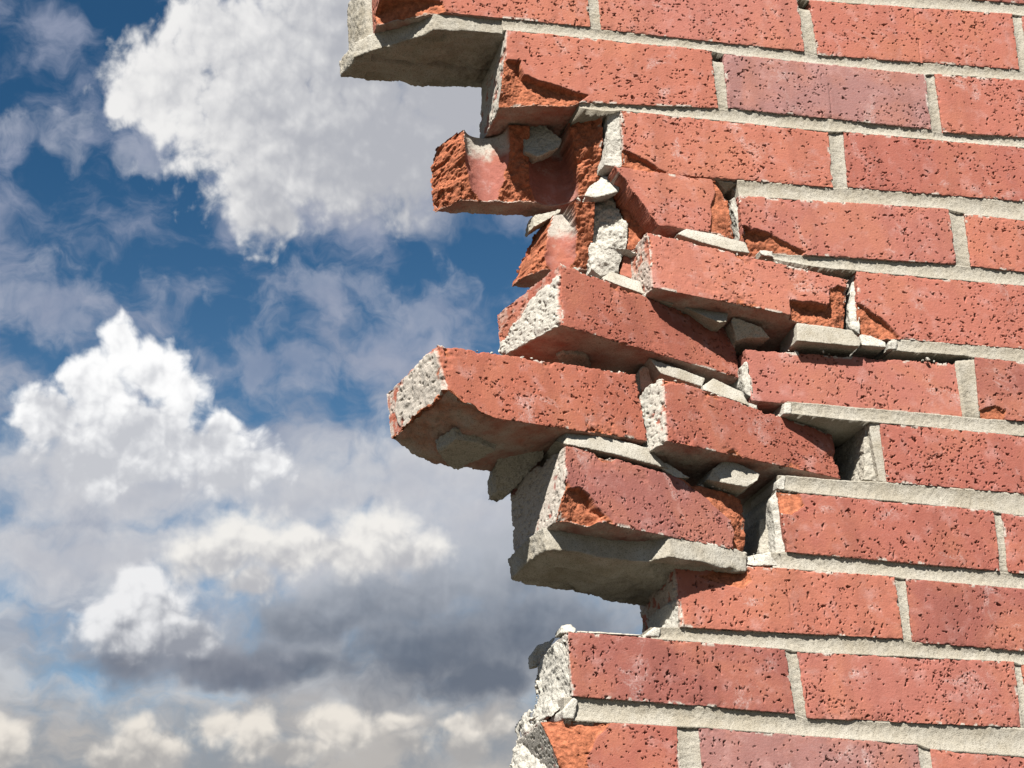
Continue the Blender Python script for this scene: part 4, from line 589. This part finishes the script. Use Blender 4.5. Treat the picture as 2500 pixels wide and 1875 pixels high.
def h_cored(path, holes, yc, slope, ramp, Hb, cut):
    """fracture running through a cored brick; path = [(x, depth)], holes = [(x centre, radius)] in brick mm"""
    px_, pd_ = np.array(path).T
    def f(x, z, r):
        x0 = cut(z, r); sl = np.clip((x - x0) / ramp, 0, 1)
        h = np.interp(x - x0, px_, pd_) - slope * (Hb - z) * sl + 3.2 * r
        fr = np.ones_like(h); co = np.zeros_like(h)
        for xc, rad, topw in holes:
            d = np.abs(x - xc)
            hh = yc + np.sqrt(np.maximum(rad * rad - d * d, 0))
            chord = np.sqrt(np.maximum(rad * rad - np.maximum(yc - h, 0) ** 2, 0))
            hh = np.where(d < chord, hh, 0)
            inn = hh > h
            fr = np.where(inn, 0.0, fr)
            nz = fbm(np.stack([x, z, 0 * x], 1), 6.0, 4, 5)
            co = np.where(inn, sstep(topw + 6, topw - 10, z + 9 * nz) * .9, co)
            h = np.where(inn, hh, h)
        return h, fr, co
    return f

cut3 = lambda z, r: 2.0 + 4.0 * r + np.clip(18 - z, 0, 99) * 0.25
cut4 = lambda z, r: 1.0 + 4.0 * r + 0.45 * (53 - z)
LOOSE_GROUP = 'bricks broken loose from the wall'
LABELS = {
 '3a': ('broken_brick', 'broken orange brick stub with two open core holes jutting into the sky'),
 '4z': ('broken_brick', 'broken orange brick remnant with one half core hole under the two-holed stub'),
 '4a': ('broken_brick', 'short red brick piece with diagonally snapped left end beside white mortar lump'),
 '5a': ('dislodged_brick', 'tilted pale red brick with chipped orange lower right corner'),
 '6a': ('dislodged_brick', 'dislodged red brick swung outward with white mortar patch on its left end'),
 '7a': ('dislodged_brick', 'loose brick jutting furthest left into the sky at middle height'),
 '7b': ('dislodged_brick', 'dislodged brick with its right end sunk into the dark open cavity'),
 '8a': ('dislodged_brick', 'tilted dark red brick with thick grey mortar slab hanging below it'),
}
THING = {}
def thing_for(k, foot):
    nm, lb = LABELS[k]
    f = world(np.array([foot]))[0]
    e = empty(nm, tuple(f)); tag(e, lb, 'brick', LOOSE_GROUP); THING[k] = e
    return e

seed = 10
for k in order:
    seed += 1
    rng = np.random.default_rng(seed)
    q4 = BR[k]; dy = DEEP.get(k, rng.uniform(-0.9, 0.9))
    col = TONE.get(k, RED[seed % 4])
    ch = DATA['chips'].get(k, ())
    kw = dict(worn=0.22, chips=ch, style=VERT.get(k, 0.15), coat=COATS.get(k))
    exposed = k in ('1a', '2a', '3a', '4z', '4a', '9a', '10a', '11a', '3b', '7c', '8b', '6b', '5b')
    if not exposed: kw['ysteps'] = HIDDEN_Y
    if k == '3a':
        kw.update(hfun=h_cored([(0, 92), (6, 80), (20, 66), (60, 65), (100, 62), (122, 44), (139, 32)], [(43, 20, 20), (101, 21, 12)], 46, .42, 22, 62, cut3), pits=0.0, cutx=cut3)
    if k == '4z':
        kw.update(hfun=h_cored([(0, 92), (7, 68), (16, 53), (50, 50)], [(30, 16, 22)], 38, .5, 14, 53, cut4), pits=0.0, cutx=cut4)
    if k in LABELS:
        par = thing_for(k, np.mean([q4[2], q4[3]], 0) + [0, 46, 0]); nm = 'brick_body'
    else:
        par = WALL; nm = 'brick'
    if k[0] == '0' and len(k) == 2: kw.update(res=1.4)
    me = brick_mesh(nm, quad8(q4, dy), par, seed, key=k, **kw)
    link(nm, me, par, M_BRICK, col)

def z_chamfer(q0, x, y, r):
    pass
ZF = {'7a': lambda x, y, r: (np.clip((36 - x + 6 * r) * 0.5, 0, 20), 1.0)}
LCOAT = {'5a': coat_full(.75, cover=.2), '6a': coat_patch([(2, 14), (2, 60), (95, 60), (95, 44), (52, 22), (30, 10)], 1.0, 1.8, .35),
         '7a': coat_patch([(4, 2), (2, 40), (30, 48), (60, 44), (74, 20), (70, 6), (30, 0)], .9, 1.9, .75), '7b': coat_full(1., cover=.5, grain=2.),
         '8a': coat_full(.85, cover=.55, grain=.5)}
for k, c in DATA['loose'].items():
    seed += 1
    C8 = [c[n] for n in ('FTL', 'FTR', 'FBR', 'FBL', 'BTL', 'BTR', 'BBR', 'BBL')]
    par = thing_for(k, np.mean([C8[2], C8[3], C8[6], C8[7]], 0))
    me = brick_mesh('brick_body', C8, par, seed, chips=DATA['chips'].get(k, ()), zfun=ZF.get(k), coat=LCOAT.get(k), worn=1.0, key=k,
                    style=.5 if k == '8a' else .15)
    link('brick_body', me, par, M_BRICK, TONE.get(k, RED[2]))

# bed joints and head joints
for i, b in enumerate(DATA['beds']):
    x = np.arange(b['x0'], b['x1'], 0.85)
    u = np.array(b['u']); l = np.array(b['l'])
    u = u[np.argsort(u[:, 0])]; l = l[np.argsort(l[:, 0])]
    nz = fbm(np.stack([x, 0 * x, 0 * x], 1) + i * 77, 12.0, 4, 3 + i)
    nz2 = fbm(np.stack([x, 0 * x, 0 * x], 1) + i * 99, 12.0, 4, 9 + i)
    P1 = np.stack([x, np.interp(x, u[:, 0], u[:, 1]) + .35 + .45 * nz], 1)
    P0 = np.stack([x, np.interp(x, l[:, 0], l[:, 1]) - .35 + .45 * nz2], 1)
    me = strip_mesh('bed_joint', WALL, P0, P1, b['rec'], 200 + i)
    link('bed_joint', me, WALL, M_MORTAR)
for i, (a, b, gap) in enumerate(DATA['heads']):
    A, Bq = np.array(BR[a]), np.array(BR[b])
    t = np.linspace(0, 1, 80)[:, None]
    ext = np.array([0, 1.5])
    Lt, Lb = A[1][[0, 2]] + ext - [0, gap], A[2][[0, 2]] - ext
    Rt, Rb = Bq[0][[0, 2]] + ext - [0, gap], Bq[3][[0, 2]] - ext
    P0 = Lb + (Lt - Lb) * t - [.9, 0]; P1 = Rb + (Rt - Rb) * t + [.9, 0]
    me = strip_mesh('head_joint', WALL, P0, P1, 1.9, 300 + i, vertical=True)
    link('head_joint', me, WALL, M_MORTAR)

# ------------------------------------------------------------------ broken mortar and clay pieces
CHUNKS = []
for c in DATA['chunks']:
    f = np.array(c['f']); cen = f.mean(0)
    bk = np.array(c['b']) if 'b' in c else cen + (f - cen) * c['t'] + [0, c['d'], 0]
    CHUNKS.append(dict(n=c['n'], p=c['p'], m=c['m'], f=f, b=bk, r=c['r'], v=.85 * c['v']))
def plan(n, p, mt, pts, ztop, zbot, r, v, drop=0.0):
    """slab given by its outline seen from below"""
    pts = np.array(pts, float)
    t = np.column_stack([pts, np.full(len(pts), ztop)]); cen = pts.mean(0)
    lo = np.column_stack([cen + (pts - cen) * (1 - drop), np.full(len(pts), zbot)])
    CHUNKS.append(dict(n=n, p=p, m=mt, f=t, b=lo, r=r, v=v, w=3.0))
# mortar bed hanging under the topmost overhanging brick, and its torn end
plan('bed_joint', 'wall', 'joint', [(-190, 3), (-225, 3), (-258, 4), (-264, 14), (-285, 32), (-306, 46), (-318, 62), (-326, 97), (-300, 100), (-270, 96), (-235, 99), (-190, 96)], 288, 271, 2.2, 1.3, .02)
plan('head_joint', 'wall', 'joint', [(-302, 46), (-309, 52), (-313, 64), (-317, 96), (-302, 96)], 346, 272, 1.8, 1.3)
# slab of bedding mortar stuck under the tilted brick
c8 = {n: np.array(v) for n, v in DATA['loose']['8a'].items()}
ex = (c8['FBR'] - c8['FBL']); ex /= np.linalg.norm(ex); ey = (c8['BBL'] - c8['FBL']); ey /= np.linalg.norm(ey)
ez = np.cross(ex, ey); ez /= np.linalg.norm(ez)
pl = [(-4, 28), (30, 24), (60, 24), (84, 16), (97, 1), (140, 0), (176, 2), (180, 25), (178, 92), (120, 100), (60, 96), (20, 96), (0, 94), (-4, 60)]
top_ = np.array([c8['FBL'] + ex * a + ey * b + ez * 2 for a, b in pl]); low_ = np.array([c8['FBL'] + ex * (a * .97 + 3) + ey * b - ez * (17 if a > 90 else 17) for a, b in pl])
CHUNKS.append(dict(n='mortar_bed', p='8a', m='joint', f=top_, b=low_, r=2.0, v=1.3, w=2.4))
# added filler blocking the sky behind the open cavity, keeping it dark
CHUNKS.append(dict(n='cavity_filler', p='wall', m='joint', f=np.array([(20, 87, -62), (108, 87, -66), (112, 87, -136), (20, 87, -136)], float), b=np.array([(20, 98, -62), (108, 98, -66), (112, 98, -136), (20, 98, -136)], float), r=2.0, v=2.0))
CHUNKS.append(dict(n='cavity_filler', p='wall', m='joint', f=np.array([(-100, 76, 60), (10, 76, 60), (10, 76, -10), (-60, 76, -10)], float), b=np.array([(-100, 92, 60), (10, 92, 60), (10, 92, -10), (-60, 92, -10)], float), r=2.0, v=2.0))

temps = []
for i, c in enumerate(CHUNKS):
    bm = bmesh.new()
    F = [bm.verts.new(v * .001) for v in c['f']]; Bk = [bm.verts.new(v * .001) for v in c['b']]
    n = len(F)
    bm.faces.new(F); bm.faces.new(Bk[::-1])
    for a in range(n):
        b = (a + 1) % n
        bm.faces.new((F[b], F[a], Bk[a], Bk[b]))
    bmesh.ops.triangulate(bm, faces=bm.faces[:])
    bmesh.ops.recalc_face_normals(bm, faces=bm.faces[:])
    me = bpy.data.meshes.new('tmp'); bm.to_mesh(me); bm.free()
    o = bpy.data.objects.new('tmp', me); COL.objects.link(o)
    md = o.modifiers.new('r', 'REMESH'); md.mode = 'VOXEL'; md.voxel_size = c['v'] * .001
    temps.append(o)
dg = bpy.context.evaluated_depsgraph_get(); dg.update()
NAMES = {'core_plug': 'mortar_plug', 'fragment': 'mortar_fragment', 'lump': 'mortar_lump', 'mortar_mass': 'mortar_lump'}
for i, (c, o) in enumerate(zip(CHUNKS, temps)):
    me = bpy.data.meshes.new_from_object(o.evaluated_get(dg), depsgraph=dg)
    nv = len(me.vertices)
    co = np.zeros(nv * 3, np.float32); me.vertices.foreach_get('co', co); co = co.reshape(-1, 3) * 1000.0
    no = np.zeros(nv * 3, np.float32); me.vertices.foreach_get('normal', no); no = no.reshape(-1, 3)
    sd = 500 + i * 3
    broken = c['m'] in ('white', 'fresh')
    ns = co + sd * 11.3
    d = c['r'] * (0.55 * fbm(ns + 9, 38.0, 2, sd + 5) + (0.85 if broken else 0.4) * fbm(ns, 13.0, 3, sd) + (0.42 if broken else .3) * fbm(ns + 40, 4.2, 4, sd + 1, .62) + (0.14 if broken else .25) * (1 - 2.4 * np.abs(fbm(ns + 80, 3.0, 2, sd + 4))))
    if 'w' in c: d = d + c['w'] * np.clip(-no[:, 2], 0, 1) * (fbm(ns * [1, 1.6, .2] + 77, 34.0, 3, sd + 8) - 1.6 * np.exp(-(fbm(ns * [.6, 1.3, .2] + 99, 60.0, 3, sd + 9) / .12) ** 2) * .8)
    if c['m'] == 'joint':                       # tooled front stays smooth, torn sides are rough
        fr_ = np.clip(-no[:, 1] * 2.2 - 0.9, 0, 1); d = d * (1 - .55 * fr_)
    co2 = co + no * (d - 0.25 * c['r'])[:, None]
    par = WALL if c['p'] == 'wall' else THING[c['p']]
    W = world(co2) - np.array(par.location)
    me.vertices.foreach_set('co', W.astype(np.float32).ravel()); me.update()
    me.polygons.foreach_set('use_smooth', np.ones(len(me.polygons), bool))
    clay = c['m'] in ('fresh', 'brickface')
    at = me.attributes.new('fresh', 'FLOAT', 'POINT')
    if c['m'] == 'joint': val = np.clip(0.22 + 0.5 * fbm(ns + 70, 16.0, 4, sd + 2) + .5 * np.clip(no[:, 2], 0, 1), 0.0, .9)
    else: val = np.full(nv, {'white': .95, 'grey': .35, 'fresh': 1.0, 'brickface': 0.0}[c['m']])
    if c['m'] == 'brickface': val = (np.clip(-no[:, 1], 0, 1) < .75) * .8
    at.data.foreach_set('value', val.astype(np.float32))
    at = me.attributes.new('coat', 'FLOAT', 'POINT'); at.data.foreach_set('value', np.zeros(nv, np.float32))
    nm = NAMES.get(c['n'], c['n']); me.name = nm
    link(nm, me, par, M_BRICK if clay else M_MORTAR, RED[0] if clay else None)
for o in temps:
    me = o.data; bpy.data.objects.remove(o); bpy.data.meshes.remove(me)

# ------------------------------------------------------------------ crumbs lying on the ledges and in the cracks
def build_crumbs():
    rng = np.random.default_rng(77)
    lo = DATA['loose']; V = []; F = []
    ico = bmesh.new(); bmesh.ops.create_icosphere(ico, subdivisions=1, radius=1.0)
    iv = np.array([v.co for v in ico.verts]); fi = np.array([[v.index for v in f.verts] for f in ico.faces]); ico.free()
    lines = [(lo['6a']['FTL'], lo['6a']['FTR'], 26), (lo['7b']['FTL'], lo['7b']['FTR'], 22), (lo['8a']['FTL'], lo['8a']['FTR'], 16), (lo['5a']['FTL'], lo['5a']['FTR'], 14),
             (lo['7a']['FTL'], lo['7a']['FTR'], 8), (BR['10a'][0], [-95, 0, -264], 14), (BR['6b'][0], BR['6b'][1], 10), ([-30, 0, -195], [10, 0, -194], 9), ([-131, 8, 40], [-80, 4, 36], 14),
             ([-130, 36, 132], [-95, 20, 136], 9), ([30, 8, -131], [104, 8, -133], 16)]
    for A, Bq, n in lines:
        A, Bq = np.array(A, float), np.array(Bq, float)
        for k in range(n):
            s = rng.uniform(0.5, 1.1) * rng.choice([1, 1, 1.6, 2.4])
            c = A + (Bq - A) * rng.random() + [0, rng.uniform(0.4, 7.0), s * 0.45]
            R = np.linalg.qr(rng.normal(size=(3, 3)))[0]
            v = (iv * rng.uniform(0.55, 1.25, (len(iv), 1)) * [s * 1.3, s, s * .75]) @ R + c
            F.append(fi + sum(len(x) for x in V)); V.append(v)
    V = world(np.concatenate(V)) - np.array(WALL.location); F = np.concatenate(F)
    me = bpy.data.meshes.new('mortar_crumbs'); me.from_pydata(V.tolist(), [], F.tolist())
    at = me.attributes.new('fresh', 'FLOAT', 'POINT'); at.data.foreach_set('value', np.full(len(V), .7, np.float32))
    tag(link('mortar_crumbs', me, WALL, M_MORTAR), kind='stuff')
build_crumbs()

# ------------------------------------------------------------------ the rest of the wall, outside the picture
def plain_brick():
    bm = bmesh.new(); bmesh.ops.create_cube(bm, size=1.0)
    bmesh.ops.scale(bm, vec=(0.194, 0.092, 0.056), verts=bm.verts)
    bmesh.ops.bevel(bm, geom=bm.edges[:], offset=0.002, segments=1, affect='EDGES')
    me = bpy.data.meshes.new('brick'); bm.to_mesh(me); bm.free()
    me.materials.append(M_BRICK); return me
PLAIN = plain_brick()
rng = np.random.default_rng(4)
def plain(x, z, rot):
    o = bpy.data.objects.new('brick', PLAIN); COL.objects.link(o); o.parent = WALL
    o.location = Vector((x, 0.046 + rng.uniform(-.001, .001), z)) - WALL.location
    o.rotation_euler = (0, rot, 0)
    o.color = [DARK, PURPLE, RED[0], RED[1], RED[2], RED[3]][rng.integers(6)]
def backing(pts):
    """bedding mortar of the plain part, set back behind the brick faces"""
    me = bpy.data.meshes.new('mortar_core')
    n = len(pts)
    V = [(x, .005, z) for x, z in pts] + [(x, .087, z) for x, z in pts]
    V = [tuple(Vector(v) - WALL.location) for v in V]
    Fc = [tuple(range(n))[::-1], tuple(range(n, 2 * n))] + [(i, (i + 1) % n, n + (i + 1) % n, n + i) for i in range(n)]
    me.from_pydata(V, [], Fc); link('mortar_core', me, WALL, M_MORTAR)
# rows below the picture, down to the ground
z = LIFT - 0.4435; r = 0; slope = 0.085
zz = []
while z > 0.03:
    zz.append((z, slope, r)); z -= 0.0665; r += 1; slope *= 0.8
for z, sl, r in zz:
    for i in range(5):
        x = -0.09 + (0.1 if r % 2 else 0.0) + i * 0.204
        plain(x, z - (x - 0.0) * sl, sl)
backing([(-.18, .0), (.85, .0), (.85, LIFT - .47), (.4, LIFT - .445), (-.18, LIFT - .395)])
# right of the picture
rows = [k for k in order]
by = {}
for k in rows: by.setdefault(int(k[:-1]), []).append(k)
for rr, ks in by.items():
    e = max(ks, key=lambda k: BR[k][1][0]); TRc, BRc, TLc = np.array(BR[e][1]), np.array(BR[e][2]), np.array(BR[e][0])
    mid = (TRc + BRc) / 2; sl = (TRc[2] - TLc[2]) / (TRc[0] - TLc[0])
    x = mid[0] + 10 + 97
    while x < 900:
        plain(x * .001, LIFT + .001 * (mid[2] + sl * (x - mid[0])), -math.atan(sl)); x += 204
backing([(.39, LIFT - .43), (.85, LIFT - .46), (.85, LIFT + .40), (.39, LIFT + .40)])
# rows above the picture
for r in range(3):
    for i in range(5):
        x = -0.20 + (0.1 if r % 2 == 0 else 0.0) + i * 0.204
        plain(x, LIFT + .4435 + r * .0677, 0)
backing([(-.2, LIFT + .400), (.85, LIFT + .400), (.85, LIFT + .60), (-.2, LIFT + .60)])
